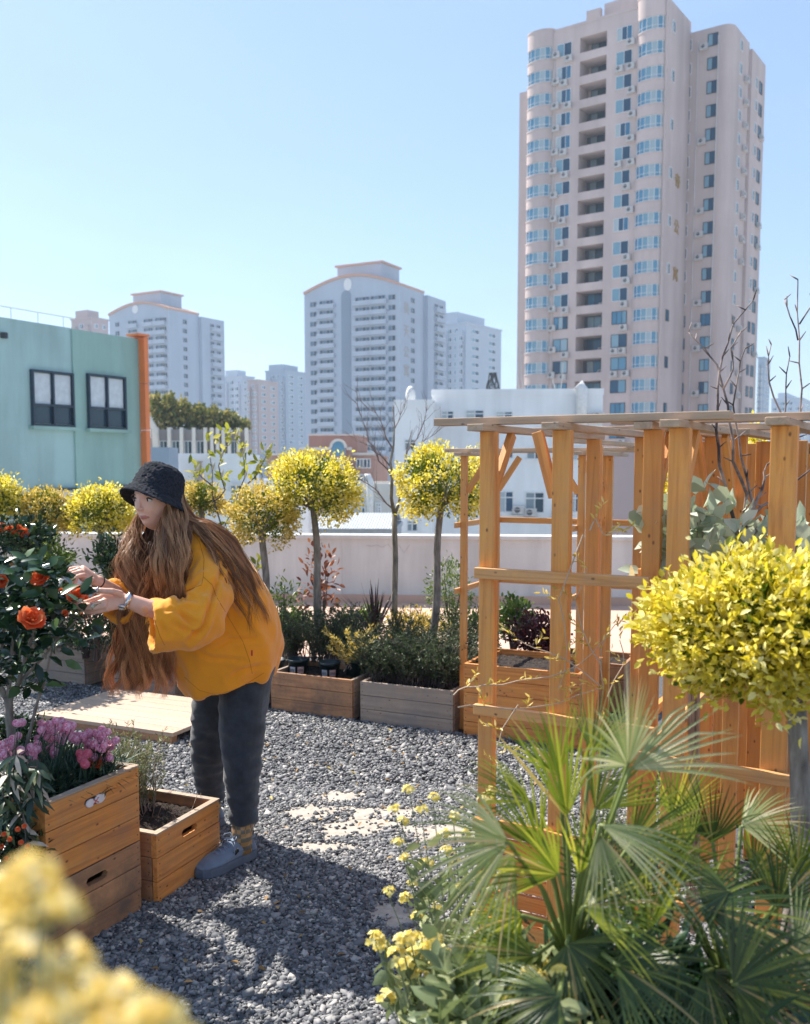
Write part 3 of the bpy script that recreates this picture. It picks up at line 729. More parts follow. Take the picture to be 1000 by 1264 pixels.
def stones(n, x0, x1, y0, y1, size, seed):
    r = np.random.default_rng(seed); x = r.uniform(x0, x1, n); y = r.uniform(y0, y1, n)
    keep = np.abs(x) < .46 * y + .35
    keep &= ~((x * GV.x + y * GV.y > PB0.dot(GV) + .01) )       # behind the planter front
    for c, rx, ry, ph, _ in PATCH:
        dx = (x - c.x) / rx; dy = (y - c.y) / ry; a = np.arctan2(dy, dx); k = 1 + .22 * np.sin(2 * a + ph[0]) + .16 * np.sin(5 * a + ph[1]) + .1 * np.sin(9 * a + ph[2])
        keep &= r.random(n) > np.clip((k * 1.08 - np.hypot(dx, dy)) / (k * .55), 0, 1) ** .8 * .965
    x, y = x[keep], y[keep]; n = len(x)
    cube = np.array([[sx, sy, sz] for sz in (-1, 1) for sy in (-1, 1) for sx in (-1, 1)], float)
    v = cube[None] * (1 + r.uniform(-.42, .25, (n, 8, 3)))
    s = size * np.exp(r.normal(0, .34, n)); v *= (s[:, None, None] * .5) * np.stack([np.ones(n), r.uniform(.55, .9, n), r.uniform(.3, .6, n)], 1)[:, None]
    a = r.uniform(0, 2 * pi, n); t = r.normal(0, .4, n); t2 = r.normal(0, .4, n)
    ca, sa, ct, st, cu, su = np.cos(a), np.sin(a), np.cos(t), np.sin(t), np.cos(t2), np.sin(t2)
    X, Y, Z = v[..., 0], v[..., 1], v[..., 2]
    Y, Z = Y * ct[:, None] - Z * st[:, None], Y * st[:, None] + Z * ct[:, None]
    X, Z = X * cu[:, None] - Z * su[:, None], X * su[:, None] + Z * cu[:, None]
    X, Y = X * ca[:, None] - Y * sa[:, None], X * sa[:, None] + Y * ca[:, None]
    pos = np.stack([x, y, r.uniform(0.0, .012, n)], 1)
    vv = np.stack([X, Y, Z], 2) + pos[:, None]
    q = np.array([(0, 2, 3, 1), (4, 5, 7, 6), (0, 1, 5, 4), (2, 6, 7, 3), (0, 4, 6, 2), (1, 3, 7, 5)])
    return vv.reshape(-1, 3), ((np.arange(n) * 8)[:, None, None] + q[None]).reshape(-1, 4)
M_stone = N('slate_gravel'); M_stone.set(Roughness=.85, Specular_IOR_Level=.3)
M_stone.base(M_stone.ramp(M_stone.island(), [(0, (.07, .075, .085)), (.35, (.15, .155, .165)), (.7, (.23, .232, .24)), (.92, (.34, .335, .335)), (1, (.52, .49, .45))])); M_stone.bump(M_stone.noise(M_stone.coord(), 160, 3), .3, .002); M_stone = M_stone.m
parts = [stones(165000, -1.9, 1.2, 2.3, 4.3, .0118, 1), stones(150000, -3.3, 2.3, 4.2, 7.0, .0130, 2)]
v, f = join(parts); g = link('gravel', np_mesh('gravel', v, f), M_stone); tag(g, 'blue grey crushed slate gravel covering the terrace floor', 'gravel', kind='stuff')

# parapet
M_par = wall_mat('parapet_render', (.68, .69, .675), .24, .9, bump=.004); M_peach = wall_mat('peach_floor', (.62, .42, .33), .1, .8)
dW = V3((.98, -.07, 0)).normalized()
def parapet():
    a = P(383, 700, 10.4); a.z = 0; Mx = Matrix.Translation(a) @ Matrix.Rotation(math.atan2(-.085, 1), 4, 'Z')
    root = thing('parapet_wall', 'pale rendered parapet wall with a thin coping closing the terrace', 'wall', tuple(a))
    b = MB(); b.cbox((-6, 0, -.0), (6, .22, .70), Mx); b.build('wall', M_par, root)
    b = MB(); b.cbox((-6, -.03, .702), (6, .25, .745), Mx); b.build('coping', M_par, root, bevel=.006)
    b = MB(); b.cbox((-6, -.02, .0), (6, -.001, .09), Mx); b.build('skirting', M_peach, root)
    for x_ in (-4.6, -2.1, .35, 2.7): b = MB(); b.cbox((x_, -.0025, .092), (x_ + .008, .0, .70), Mx); b.build('wall_joint', M_conc, root)
    rr = random.Random(6)
    for x_, z_ in ((.62, .68), (-1.3, .69)):
        b = MB(); pts = [Mx @ V3((x_ + i * .06, -.002, z_ - .03 - .02 * rr.random() - .012 * i * (i % 2))) for i in range(9)]; b.tube(pts, .0022, 4); b.build('crack', M_conc2, root)
    s = MB(); s.add([Mx @ V3(p) for p in ((-6, -3.0, .004), (6, -3.0, .004), (6, 0, .004), (-6, 0, .004))], [(0, 1, 2, 3)]); tag(s.build('tiled_walkway', M_peach), kind='structure')
parapet()

# ---------------------------------------------------------------- timber
OR1, OR2, OR3 = (.78, .30, .06), (.50, .15, .028), (.88, .42, .12)
M_wx = wood('orange_pine', OR1, OR2, OR3, 0, (.25, .2, .17), .35)
M_wz = wood('pergola_pine', (.82, .345, .075), (.58, .2, .035), (.9, .44, .12), 2, (.42, .33, .25), .3)
M_wtop = wood('weathered_pine', (.60, .40, .25), (.36, .23, .14), (.70, .52, .36), 2, (.40, .37, .34), .6)
M_wtop2 = wood('rail_pine', (.80, .38, .12), (.54, .22, .05), (.86, .48, .19), 2, (.38, .34, .3), .45)
M_wgrey = wood('grey_pine', (.40, .30, .23), (.25, .18, .13), (.48, .38, .30), 0, (.24, .24, .24), .6)
M_wold = wood('worn_pine', (.56, .27, .12), (.32, .14, .06), (.62, .33, .16), 0, (.15, .11, .09), .85)
M_wrim = wood('pine_rim', (.5, .36, .25), (.33, .22, .15), (.58, .44, .32), 0, (.34, .32, .3), .7)
M_pal = wood('pallet_board', (.62, .43, .30), (.48, .32, .21), (.7, .52, .38), 0, (.4, .36, .33), .5)
M_soil = N('potting_soil'); M_soil.set(Roughness=1); M_soil.base(M_soil.ramp(M_soil.noise(M_soil.coord(), 60, 5), [(.3, (.012, .009, .008)), (.62, (.05, .035, .028)), (.8, (.16, .11, .08))])); M_soil.bump(M_soil.noise(M_soil.coord(), 45, 5), 1, .03); M_soil = M_soil.m

M_screw = plain('screw_head', (.08, .07, .065), .4, .6)
def board_with_slot(b, L, z0, z1, t, slot, y0):
    """board spanning x 0..L, z z0..z1, front face at y=y0, back y0+t; slot=(cx, cz, halflen, r) stadium hole"""
    cx, cz, hl, r = slot
    hole = [(cx + hl + r * cos(a), cz + r * sin(a)) for a in np.linspace(-pi / 2, pi / 2, 7)] + [(cx - hl + r * cos(a), cz + r * sin(a)) for a in np.linspace(pi / 2, 3 * pi / 2, 7)]
    n = len(hole)
    outer = []
    for (x, z) in hole:
        # project to the rectangle
        dx, dz = x - cx, z - cz; s = min((L - cx if dx > 0 else cx) / max(abs(dx), 1e-6), ((z1 - cz) if dz > 0 else (cz - z0)) / max(abs(dz), 1e-6)); outer.append((cx + dx * s, cz + dz * s))
    # corners appended by fan: build via bmesh fill
    bm = bmesh.new()
    def ringv(pts, y): return [bm.verts.new((x, y, z)) for x, z in pts]
    rect = [(0, z0), (L, z0), (L, z1), (0, z1)]
    for y in (y0, y0 + t):
        o_ = ringv(rect, y); h_ = ringv(hole, y)
        es = [bm.edges.new((o_[i], o_[(i + 1) % 4])) for i in range(4)] + [bm.edges.new((h_[i], h_[(i + 1) % n])) for i in range(n)]
        bmesh.ops.triangle_fill(bm, edges=es, use_beauty=True)
        if y == y0: of, hf = o_, h_
        else:
            for A, B, m in ((of, o_, 4), (hf, h_, n)):
                for i in range(m): bm.faces.new((A[i], A[(i + 1) % m], B[(i + 1) % m], B[i]))
    bm.verts.index_update(); b.add([v.co.copy() for v in bm.verts], [[v.index for v in f_.verts] for f_ in bm.faces]); bm.free()

def crate(name, label, cat, origin, yaw, Lx, Dy, H, mats, rows=3, slot=True, soil=True, group=None, t=.02, side_slot=False, rim=None):
    """origin = front left bottom corner; local x along the front, y backwards"""
    Mx = Matrix.Translation(origin) @ Matrix.Rotation(yaw, 4, 'Z')
    root = thing(name, label, cat, tuple(origin), group)
    bh = H / rows; rr = random.Random(label)
    def panel(pn, L, MM, withslot, mat):
        b = MB()
        for k in range(rows):
            z0, z1 = k * bh + .0012, (k + 1) * bh - .0012; y0 = rr.uniform(-.0015, .0015)
            if withslot and k == rows - 1: board_with_slot(b, L, z0, z1, t, (L / 2, z0 + bh * .42, .033, .0135), y0)
            else: b.cbox((0, y0, z0), (L, y0 + t, z1))
            b.mi = 1
            for x_ in (.013, L - .013):
                for zz in (z0 + bh * .25, z0 + bh * .74): b.add([(x_ + .0028 * cos(a), y0 - .0006, zz + .0028 * sin(a)) for a in np.linspace(0, 2 * pi, 9)[:-1]], [tuple(range(8))])
            b.mi = 0
        return b.build(pn, [mat, M_screw], root, mw=MM, bevel=.0018)
    T = Matrix.Translation; Rz = Matrix.Rotation
    panel('front_panel', Lx, Mx, slot, mats[0])
    panel('back_panel', Lx, Mx @ T((Lx, Dy, 0)) @ Rz(pi, 4, 'Z'), slot, mats[0])
    s = Dy - 2 * t - .006
    panel('end_panel', s, Mx @ T((0, Dy - t - .003, 0)) @ Rz(-pi / 2, 4, 'Z'), side_slot, mats[1])
    panel('end_panel', s, Mx @ T((Lx, t + .003, 0)) @ Rz(pi / 2, 4, 'Z'), side_slot, mats[1])
    for x in (t + .001, Lx - t - .026):
        for y in (t + .003, Dy - t - .028): c = MB(); c.cbox((x, y, .005), (x + .025, y + .025, H - .012)); c.build('corner_post', mats[1], root, mw=Mx)
    if rim:
        c = MB(); c.cbox((-.002, -.002, H), (Lx + .002, t + .002, H + .006)); c.cbox((-.002, Dy - t - .002, H), (Lx + .002, Dy + .002, H + .006)); c.cbox((-.002, t + .0025, H), (t + .002, Dy - t - .0025, H + .006)); c.cbox((Lx - t - .002, t + .0025, H), (Lx + .002, Dy - t - .0025, H + .006))
        c.build('rim', rim, root, mw=Mx)
    if soil:
        n = 24; c = MB(); zs = H - .035
        vs = [(t + .003 + (Lx - 2 * t - .006) * i / n, t + .003 + (Dy - 2 * t - .006) * j / n, zs + .014 * noise.noise(V3((i * .7 + origin[0] * 9, j * .7, 3)))) for j in range(n + 1) for i in range(n + 1)]
        c.add(vs, [(j * (n + 1) + i, j * (n + 1) + i + 1, (j + 1) * (n + 1) + i + 1, (j + 1) * (n + 1) + i) for j in range(n) for i in range(n)])
        c.build('soil', M_soil, root, mw=Mx, smooth=True)
    return root, Mx
# foreground crates (front faces look right): local x runs away from the camera
CY = math.atan2(.90, .43)
c_f = V3((-1.063, 2.717, 0)); CL = .405
CRATE_LOW = crate('wooden_crate', 'worn dirty wooden crate at the bottom of the stack under the pink flowers', 'crate', c_f, CY, CL, .62, .248, (M_wold, M_wold), group='slotted wooden crates', soil=False)
c_f2 = V3((-1.063, 2.717, .25))
CRATE_TOP = crate('wooden_crate', 'orange wooden crate with a butterfly sticker, stacked on top and planted with pink flowers', 'crate', c_f2, CY, CL, .62, .252, (M_wx, M_wx), group='slotted wooden crates', rim=M_wrim)
c_s = V3((-.845, 3.123, 0))
CRATE_S = crate('wooden_crate', 'low orange wooden crate with bare dark soil beside the grey shoe', 'crate', c_s, math.atan2(.922, .388), .375, .44, .248, (M_wx, M_wold), group='slotted wooden crates', rim=M_wrim)
c_b = c_f + V3((-.92, .387, 0)) * .66 + V3((-.03, -.10, 0))
CRATE_B = crate('wooden_crate', 'orange wooden crate at the far left edge behind the blurred yellow blossoms', 'crate', c_b + V3((.06, -.05, 0)), CY, .40, .4, .248, (M_wx, M_wx), group='slotted wooden crates')
# butterfly sticker plate in the top crate's hand hole
def sticker():
    Mx = CRATE_TOP[1]; b = MB(); cx, cz = CL * .5, .5 - .25 - .045
    bh = .252 / 3; cz = 2 * bh + bh * .40
    for s_, r_ in ((-1, .017), (1, .020)):
        n = 14; rg = [[(cx + s_ * .021 + r_ * k * cos(a) * 1.15, -.0035 - h, cz + r_ * .78 * k * sin(a) + s_ * .001) for a in np.linspace(0, 2 * pi, n + 1)[:-1]] for h, k in ((-.004, 1), (.0, 1), (.0015, .9))]
        b.loft(rg)
    b.mi = 1
    for a in (.6, -.6):
        d = V3((cos(a), 0, sin(a))) * .015; c = V3((cx, -.0062, cz)); n_ = V3((-d.z, 0, d.x)).normalized() * .0016
        b.add([c - d - n_, c + d - n_, c + d + n_, c - d + n_], [(0, 1, 2, 3)])
    o = b.build('butterfly_sticker', [plain('sticker_white', (.75, .7, .72), .4), plain('sticker_red', (.6, .12, .1), .4)], CRATE_TOP[0], mw=Mx)
sticker()

# pallet board on the gravel
def pallet():
    a = G(214, 921); Mx = Matrix.Translation(a) @ Matrix.Rotation(GYAW + .02, 4, 'Z'); root = thing('board_platform', 'flat pale wooden board platform lying on the gravel behind the crates', 'platform', tuple(a))
    b = MB(); L = .98
    for i in range(7): b.cbox((-L, i * .098 + .0, .05), (.0, i * .098 + .095, .072))
    b.build('deck', M_pal, root, mw=Mx, bevel=.002)
    b = MB()
    for y in (.002, .31, .638): b.cbox((-L + .01, y, .0), (-.01, y + .045, .049))
    b.build('bearer', M_wold, root, mw=Mx)
pallet()

# planter row along the back
def pl(px0, L, H, mats, label, dv=0, D=.4, **k):
    base = PB0.copy(); t = solve_px(base, GU, px0)
    o_ = base + GU * t + GV * dv
    return crate('planter_box', label, 'planter', o_, GYAW, L, D, H, mats, slot=False, group=k.pop('group', 'timber planter boxes in a row'), **k)
PB = [pl(572, .66, .41, (M_wx, M_wx), 'tall orange planter box of five boards at the foot of the thin trellis', rows=5, D=.5),
      pl(445, .585, .245, (M_wgrey, M_wgrey), 'weathered grey planter box overflowing with dark rosemary'),
      pl(335, .565, .245, (M_wold, M_wgrey), 'light brown planter box holding labelled nursery pots'),
      pl(238, .50, .245, (M_wgrey, M_wgrey), 'grey planter box just behind the person in the orange top'),
      pl(132, .575, .245, (M_wgrey, M_wgrey), 'long grey planter box seen between the camellia and the hair'),
      pl(20, .64, .245, (M_wgrey, M_wgrey), 'grey planter box at the left end of the row behind the camellia')]
PB.append(pl(590, .62, .30, (M_wold, M_wold), 'rear planter box with dark red foliage behind the tall orange one', dv=.85, D=.4, rows=3))
PB.append(pl(330, .62, .28, (M_wgrey, M_wgrey), 'rear planter box behind the labelled nursery pots', dv=.75, D=.35, rows=3))
PB.append(pl(455, .62, .26, (M_wgrey, M_wgrey), 'rear planter box behind the rosemary, under the spiky cordyline', dv=.75, D=.35, rows=3))
PB.append(pl(60, .7, .28, (M_wgrey, M_wgrey), 'rear planter box at left under the round yellow bushes', dv=.75, D=.35, rows=3))

# ---------------------------------------------------------------- pergola
def board(name, p0, p1, w, t, mat, parent, face=None, bevel=.002):
    """board from p0 to p1; w across, t through; face = direction the wide side looks to"""
    p0, p1 = V3(p0), V3(p1); z = (p1 - p0); L = z.length; z.normalize()
    face = V3(face or (0, -1, 0)); y = (face - z * face.dot(z)).normalized(); x = y.cross(z)
    m = Matrix((x, y, z)).transposed().to_4x4(); m.translation = p0
    b = MB(); b.cbox((-w / 2, -t / 2, 0), (w / 2, t / 2, L)); return b.build(name, mat, parent, mw=m, bevel=bevel)
PU = V3((.873, -.488, 0)).normalized(); PV = V3((.488, .873, 0)).normalized()
def pergola():
    o_ = P(604, 575, 2.8); o_.z = 0
    root = thing('timber_pergola', 'orange timber pergola of close set posts, braces and crosspieces at right', 'pergola', tuple(o_))
    def hit(px, v=0.0):
        b = o_ + PV * v; r = (px - 500) / F; return (r * b.y - b.x) / (PU.x - r * PU.y)
    def pt(u, v, z): return o_ + PU * u + PV * v + V3((0, 0, z))
    ZT = 1.60; fn = -PV
    us = [0, hit(694), hit(794), hit(838), hit(966), hit(1050)]
    bw = [.048, .052, .052, .055, .064, .06]
    dep = [.95, .80, .85, .8, .85, .8]
    for i, u in enumerate(us):
        v0 = 0 if i != 2 else .10
        board('post', pt(u, v0, 0.0), pt(u, v0, ZT), bw[i], .032, M_wz, root, fn)
        board('post', pt(u + .01, dep[i], 0), pt(u + .01, dep[i], ZT), .052, .032, M_wz, root, fn)
        board('crosspiece', pt(u - .012, v0 - .075, ZT + .010), pt(u + .0, dep[i] + .08, ZT + .010), .052, .02, M_wtop, root, (0, 0, 1))
        # knee brace
        if i in (0, 1): 
            s_ = 1 if i == 0 else -1
            board('brace', pt(u + (.0 if i == 0 else -.03), .018, ZT - .19), pt(u + (.0 if i == 0 else -.085), .17 if i == 0 else .02, ZT - .003), .032, .02, M_wz, root, PU if i == 0 else fn)
        if i in (2, 3, 4):
            board('brace', pt(u, v0 + .02, ZT - .22), pt(u, v0 + .19, ZT - .003), .034, .02, M_wz, root, PU)
            board('brace', pt(u, dep[i] - .02, ZT - .24), pt(u, dep[i] - .2, ZT - .003), .034, .02, M_wz, root, PU)
    # third row of posts further back
    for px, v, wd in ((736, 1.75, .05), (861, 1.15, .05), (877, 1.3, .05), (896, 1.05, .065), (927, 1.5, .05), (943, 1.15, .065), (984, 1.1, .055), (1002, 1.5, .07)):
        u = hit(px, v); board('post', pt(u, v, 0), pt(u, v, ZT - .01), wd, .032, M_wz, root, fn)
    for px, v in ((861, 1.15), (943, 1.15), (736, 1.75)):
        u = hit(px, v); board('crosspiece', pt(u, v - .5, ZT + .0095), pt(u, v + .8, ZT + .0095), .05, .02, M_wtop, root, (0, 0, 1))
    # long beams
    board('beam', pt(-.20, .055, ZT + .033), pt(hit(900, .055), .055, ZT + .033), .055, .022, M_wtop, root, (0, 0, 1))
    board('beam', pt(hit(755, .2), .2, ZT + .032), pt(hit(1080, .2), .2, ZT + .032), .055, .022, M_wtop, root, (0, 0, 1))
    board('beam', pt(hit(640, .86), .84, ZT + .032), pt(hit(1060, .86), .84, ZT + .032), .05, .022, M_wtop, root, (0, 0, 1))
    board('beam', pt(hit(760, 1.25), 1.25, ZT + .031), pt(hit(1060, 1.25), 1.25, ZT + .031), .05, .022, M_wtop, root, (0, 0, 1))
    # rails
    board('rail', pt(-.03, -.028, 1.185), pt(us[2] + .03, -.028, 1.185), .032, .022, M_wtop2, root, fn)
    board('rail', pt(-.03, -.028, .775), pt(us[2] + .05, -.028, .775), .03, .022, M_wtop2, root, fn)
    board('rail', pt(us[2] - .02, -.028, .70), pt(hit(1060), -.028, .70), .032, .022, M_wtop2, root, fn)
    for z in (1.185, .775): board('rail', pt(us[1] + .02, dep[1] - .03, z), pt(us[3] + .05, dep[1] - .03, z), .034, .022, M_wz, root, fn)
    for z in (1.19, .75):
        board('rail', pt(us[3] - .035, .0, z), pt(us[3] - .035, .8, z), .032, .018, M_wtop2, root, PU)
        board('rail', pt(us[2] - .035, .12, z), pt(us[2] - .035, .8, z), .032, .018, M_wz, root, PU)
        board('rail', pt(us[4] - .04, .0, z - .35), pt(us[4] - .04, .8, z - .35), .032, .018, M_wz, root, PU)
    for z, a, b_ in ((.42, 0, 2), (.12, 0, 3), (.30, 2, 5), (.12, 3, 5)):
        board('rail', pt(us[a] - .03, -.028, z), pt(us[b_] + .03, -.028, z), .04, .022, M_wz, root, fn)
    # slatted low screen behind the palm
    for k in range(7):
        board('slat', pt(us[0] + .02, .05, .06 + k * .055), pt(us[1] - .03, .05, .06 + k * .055), .045, .018, M_wz, root, fn)
    return root

pergola()
def trellis():
    o_ = P(575, 575, 5.33); o_.z = 0
    root = thing('thin_trellis', 'thin legged timber trellis frame standing behind the tall orange planter', 'trellis', tuple(o_))
    def hit(px, v=0.0):
        b = o_ + GV * v; r = (px - 500) / F; return (r * b.y - b.x) / (GU.x - r * GU.y)
    def pt(u, v, z): return o_ + GU * u + GV * v + V3((0, 0, z))
    ZT = 1.555; fn = -GV; ue = hit(719)
    cols_ = [(0, -.02), (0.0, .52), (ue, -.02), (ue, .52), (hit(752, .3), .3)]
    for u, v in cols_: board('post', pt(u, v, 0), pt(u, v, ZT), .036, .03, M_wz, root, fn)
    for v in (-.0, .5): board('beam', pt(-.12, v, ZT + .031), pt(ue + .45, v, ZT + .031), .045, .02, M_wtop, root, (0, 0, 1))
    for u in (0, ue, hit(752, .3)): board('crosspiece', pt(u, -.12, ZT + .01), pt(u, .68, ZT + .01), .045, .02, M_wtop, root, (0, 0, 1))
    for z in (1.17, .80):
        for u in (-.025, ue - .025): board('rail', pt(u, -.09, z), pt(u, .56, z), .03, .016, M_wtop2, root, GU)
        board('rail', pt(-.02, .545, z), pt(ue + .35, .545, z), .034, .016, M_wz, root, fn)
    for v in (-.02, .5):
        for s_, u in ((1, 0), (-1, ue)): board('brace', pt(u + s_ * .018, v, ZT - .2), pt(u + s_ * .15, v, ZT - .004), .035, .018, M_wz, root, fn)
    return root
trellis()
# ================================================================== PLANTS
M_bark = N('grey_bark'); M_bark.set(Roughness=.9); co = M_bark.coord((1, 1, .25))
M_bark.base(M_bark.ramp(M_bark.noise(co, 45, 5), [(.3, (.12, .10, .085)), (.55, (.26, .23, .20)), (.75, (.40, .36, .32))])); M_bark.bump(M_bark.noise(co, 70, 4), .6, .004); M_bark = M_bark.m
M_twig = plain('dark_twig', (.09, .07, .065), .8, scale=20); M_twigp = plain('pale_twig', (.33, .26, .22), .8, scale=20)
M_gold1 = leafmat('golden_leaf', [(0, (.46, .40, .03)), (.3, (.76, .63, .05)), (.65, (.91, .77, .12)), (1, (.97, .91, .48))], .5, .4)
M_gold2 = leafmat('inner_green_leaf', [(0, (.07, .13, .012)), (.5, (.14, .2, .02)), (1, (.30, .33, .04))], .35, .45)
M_goldp = leafmat('straw_gold_leaf', [(0, (.42, .32, .05)), (.4, (.66, .49, .10)), (.8, (.82, .63, .21)), (1, (.9, .76, .4))], .4, .5)
M_rose = leafmat('rosemary_needle', [(0, (.02, .04, .018)), (.5, (.045, .075, .035)), (.85, (.1, .14, .06)), (1, (.2, .24, .12))], .2, .5)
M_rosep = leafmat('pale_rosemary_needle', [(0, (.10, .13, .05)), (.5, (.22, .26, .12)), (1, (.40, .42, .22))], .25, .5)
M_dkleaf = leafmat('dark_glossy_leaf', [(0, (.008, .025, .012)), (.5, (.018, .05, .022)), (.85, (.04, .09, .03)), (1, (.10, .16, .05))], .12, .22)
M_midleaf = leafmat('mid_green_leaf', [(0, (.05, .1, .02)), (.5, (.11, .19, .035)), (1, (.26, .33, .07))], .35, .4)
M_silver = leafmat('silver_leaf', [(0, (.34, .42, .32)), (.6, (.55, .62, .5)), (1, (.75, .78, .66))], .25, .45)
M_redleaf = leafmat('red_brown_leaf', [(0, (.10, .03, .02)), (.5, (.28, .08, .04)), (1, (.42, .18, .1))], .35, .4)
M_maroon = leafmat('maroon_leaf', [(0, (.03, .008, .012)), (.6, (.09, .02, .03)), (1, (.2, .04, .05))], .2, .4)
M_cord = leafmat('bronze_blade', [(0, (.03, .018, .022)), (.6, (.08, .04, .045)), (1, (.16, .08, .07))], .15, .35)
M_coral = leafmat('coral_petal', [(0, (.80, .09, .02)), (.6, (.90, .20, .055)), (1, (.95, .34, .13))], .3, .5, (1, .3, .1))
M_pinkp = leafmat('pink_petal', [(0, (.68, .16, .30)), (.5, (.82, .33, .47)), (1, (.93, .62, .70))], .25, .5, (1, .6, .75))
M_rosepet = leafmat('rose_red_petal', [(0, (.6, .08, .14)), (1, (.75, .2, .26))], .3, .5, (1, .4, .4))
M_yel = leafmat('yellow_petal', [(0, (.82, .62, .08)), (.5, (.88, .74, .2)), (1, (.92, .85, .45))], .45, .5, (1, .85, .3))
M_palm = leafmat('palm_leaf_green', [(0, (.05, .09, .01)), (.5, (.17, .23, .02)), (.93, (.48, .48, .06)), (1, (.45, .32, .13))], .5, .25)
M_palmd = leafmat('palm_leaf_dark', [(0, (.02, .045, .012)), (.6, (.06, .10, .025)), (.95, (.17, .2, .035)), (1, (.4, .28, .12))], .3, .3)
M_palms = leafmat('palm_leaf_silver', [(0, (.14, .20, .06)), (.5, (.33, .37, .15)), (.94, (.62, .58, .36)), (1, (.5, .38, .2))], .35, .35)

def rv(n): return nrm(RNG.normal(size=(n, 3)))
def clumpy_crown(c, rx, ry, rz, ncl, per, L, W, cr, flat=0.0, shell=(.72, 1.0), lump=1.0):
    """leaf clumps over the volume of an uneven ellipsoid; returns verts, quads and each leaf's depth"""
    d = rv(ncl * 2); d = d[d[:, 2] > -.80][:ncl]; ncl = len(d)
    rad = shell[0] + (shell[1] - shell[0]) * RNG.random(ncl) ** .5
    lmp = np.array([1 + .16 * lump * noise.noise(V3(q) * 2.1 + V3(c)) + .07 * lump * noise.noise(V3(q) * 5 + V3(c)) for q in d]); rad *= lmp
    cc = d * rad[:, None] * np.array([rx, ry, rz])
    pos = np.repeat(cc, per, 0); dd = np.repeat(d, per, 0)
    pos = pos + RNG.normal(size=pos.shape) * cr * .5
    ax = dd * .8 + rv(len(pos)) * .8; ax[:, 2] += .35
    v, f = leaves(pos + np.array(c), ax, rv(len(pos)) + np.array([0, 0, .8]), L * RNG.uniform(.6, 1.25, len(pos)), W * RNG.uniform(.7, 1.2, len(pos)))
    return v, f
def topiary(px, py, Y, rxp, rzp, tb, label, n=150, per=20, L=.026, W=.015, mats=None, tr=.028, tz=.2, gname='clipped golden ball trees', top=None, lump=1.0):
    c = P(px, py, Y); s = Y / F; rx, rz = rxp * s, rzp * s
    base = P(tb[0], tb[1], Y + .02); base.z = tz; topc = P(*top, Y) if top else c + V3((0, 0, -rz * .35))
    root = thing('topiary_tree', label, 'tree', tuple(base), gname)
    b = MB(); n_ = 9; pts = []
    for i in range(n_ + 1):
        t = i / n_; q = base.lerp(topc, t); q += V3((.012 * sin(t * 7 + px), .01 * cos(t * 6), 0)); pts.append(q)
    b.tube(pts, [tr * (1.1 - .35 * i / n_) for i in range(n_ + 1)], 10)
    rr = random.Random(px)
    for i in range(16):
        a = rr.uniform(0, 6.3); e = rr.uniform(-.1, 1.2); d = V3((cos(a) * cos(e) * rx, sin(a) * cos(e) * rx, sin(e) * rz)) * .8
        b.tube([pts[-1] + V3((0, 0, -.03)), pts[-1] + d * .5 + V3((0, 0, .01)), c + d], [tr * .45, tr * .25, tr * .08], 5)
    b.build('trunk', M_bark, root, True)
    m = mats or (M_gold1, M_gold2)
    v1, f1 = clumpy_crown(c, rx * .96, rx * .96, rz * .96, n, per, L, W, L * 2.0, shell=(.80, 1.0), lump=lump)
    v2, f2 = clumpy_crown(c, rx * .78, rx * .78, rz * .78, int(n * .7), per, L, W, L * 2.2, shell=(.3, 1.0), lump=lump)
    extra = []
    if lump > 1.5:
        rs = np.random.default_rng(17); PP_, AA_ = [], []
        for _ in range(120):
            d = rs.normal(size=3); d /= np.linalg.norm(d); d[2] = abs(d[2]) * 1.1 - .35; q = np.array(c) + d * np.array([rx, rx, rz]) * .97; g_ = d + rs.normal(size=3) * .5 + np.array([0, 0, .5]); g_ /= np.linalg.norm(g_)
            for k in range(9): PP_.append(q + g_ * .007 * k); AA_.append(g_ * .8 + rs.normal(size=3) * .7)
        ve, fe = leaves(np.array(PP_), np.array(AA_), rs.normal(size=(len(PP_), 3)) + np.array([0, 0, .8]), rs.uniform(.012, .022, len(PP_)), .0095); extra = [(ve, fe, 0)]
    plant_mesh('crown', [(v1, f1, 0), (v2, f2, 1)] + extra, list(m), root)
    return root
topiary(386, 606, 6.45, 61, 45, (397, 790), 'widest golden ball tree in the middle, overlapping a smaller one', 190, 26)
topiary(324, 641, 6.3, 43, 40, (330, 770), 'smaller golden ball tree just left of and below the widest one', 120, 22, .024, .014, (M_goldp, M_gold2))
topiary(546, 600, 6.35, 58, 49, (532, 800), 'bright golden ball tree beside the thin trellis', 170, 26)
topiary(247, 619, 7.1, 30, 23, (250, 760), 'small straw gold ball tree peeping out right behind the black hat', 100, 20, .024, .013, (M_goldp, M_gold2))
topiary(124, 634, 6.9, 39, 31, (142, 760), 'golden ball tree left of the black hat', 140, 22, .026, .015)
topiary(57, 633, 7.0, 34, 29, (71, 760), 'straw gold ball tree second from the left edge', 130, 22, .024, .013, (M_goldp, M_gold2))
topiary(-8, 617, 6.8, 31, 29, (0, 760), 'golden ball tree cut by the left edge of the view', 110, 22, .026, .015)
topiary(952, 778, 2.02, 138, 86, (972, 1120), 'large golden ball tree close by at the right edge, over the fan palm', 430, 26, .0215, .0115, None, .026, 0.0, 'clipped golden ball trees', (990, 850), 2.2)

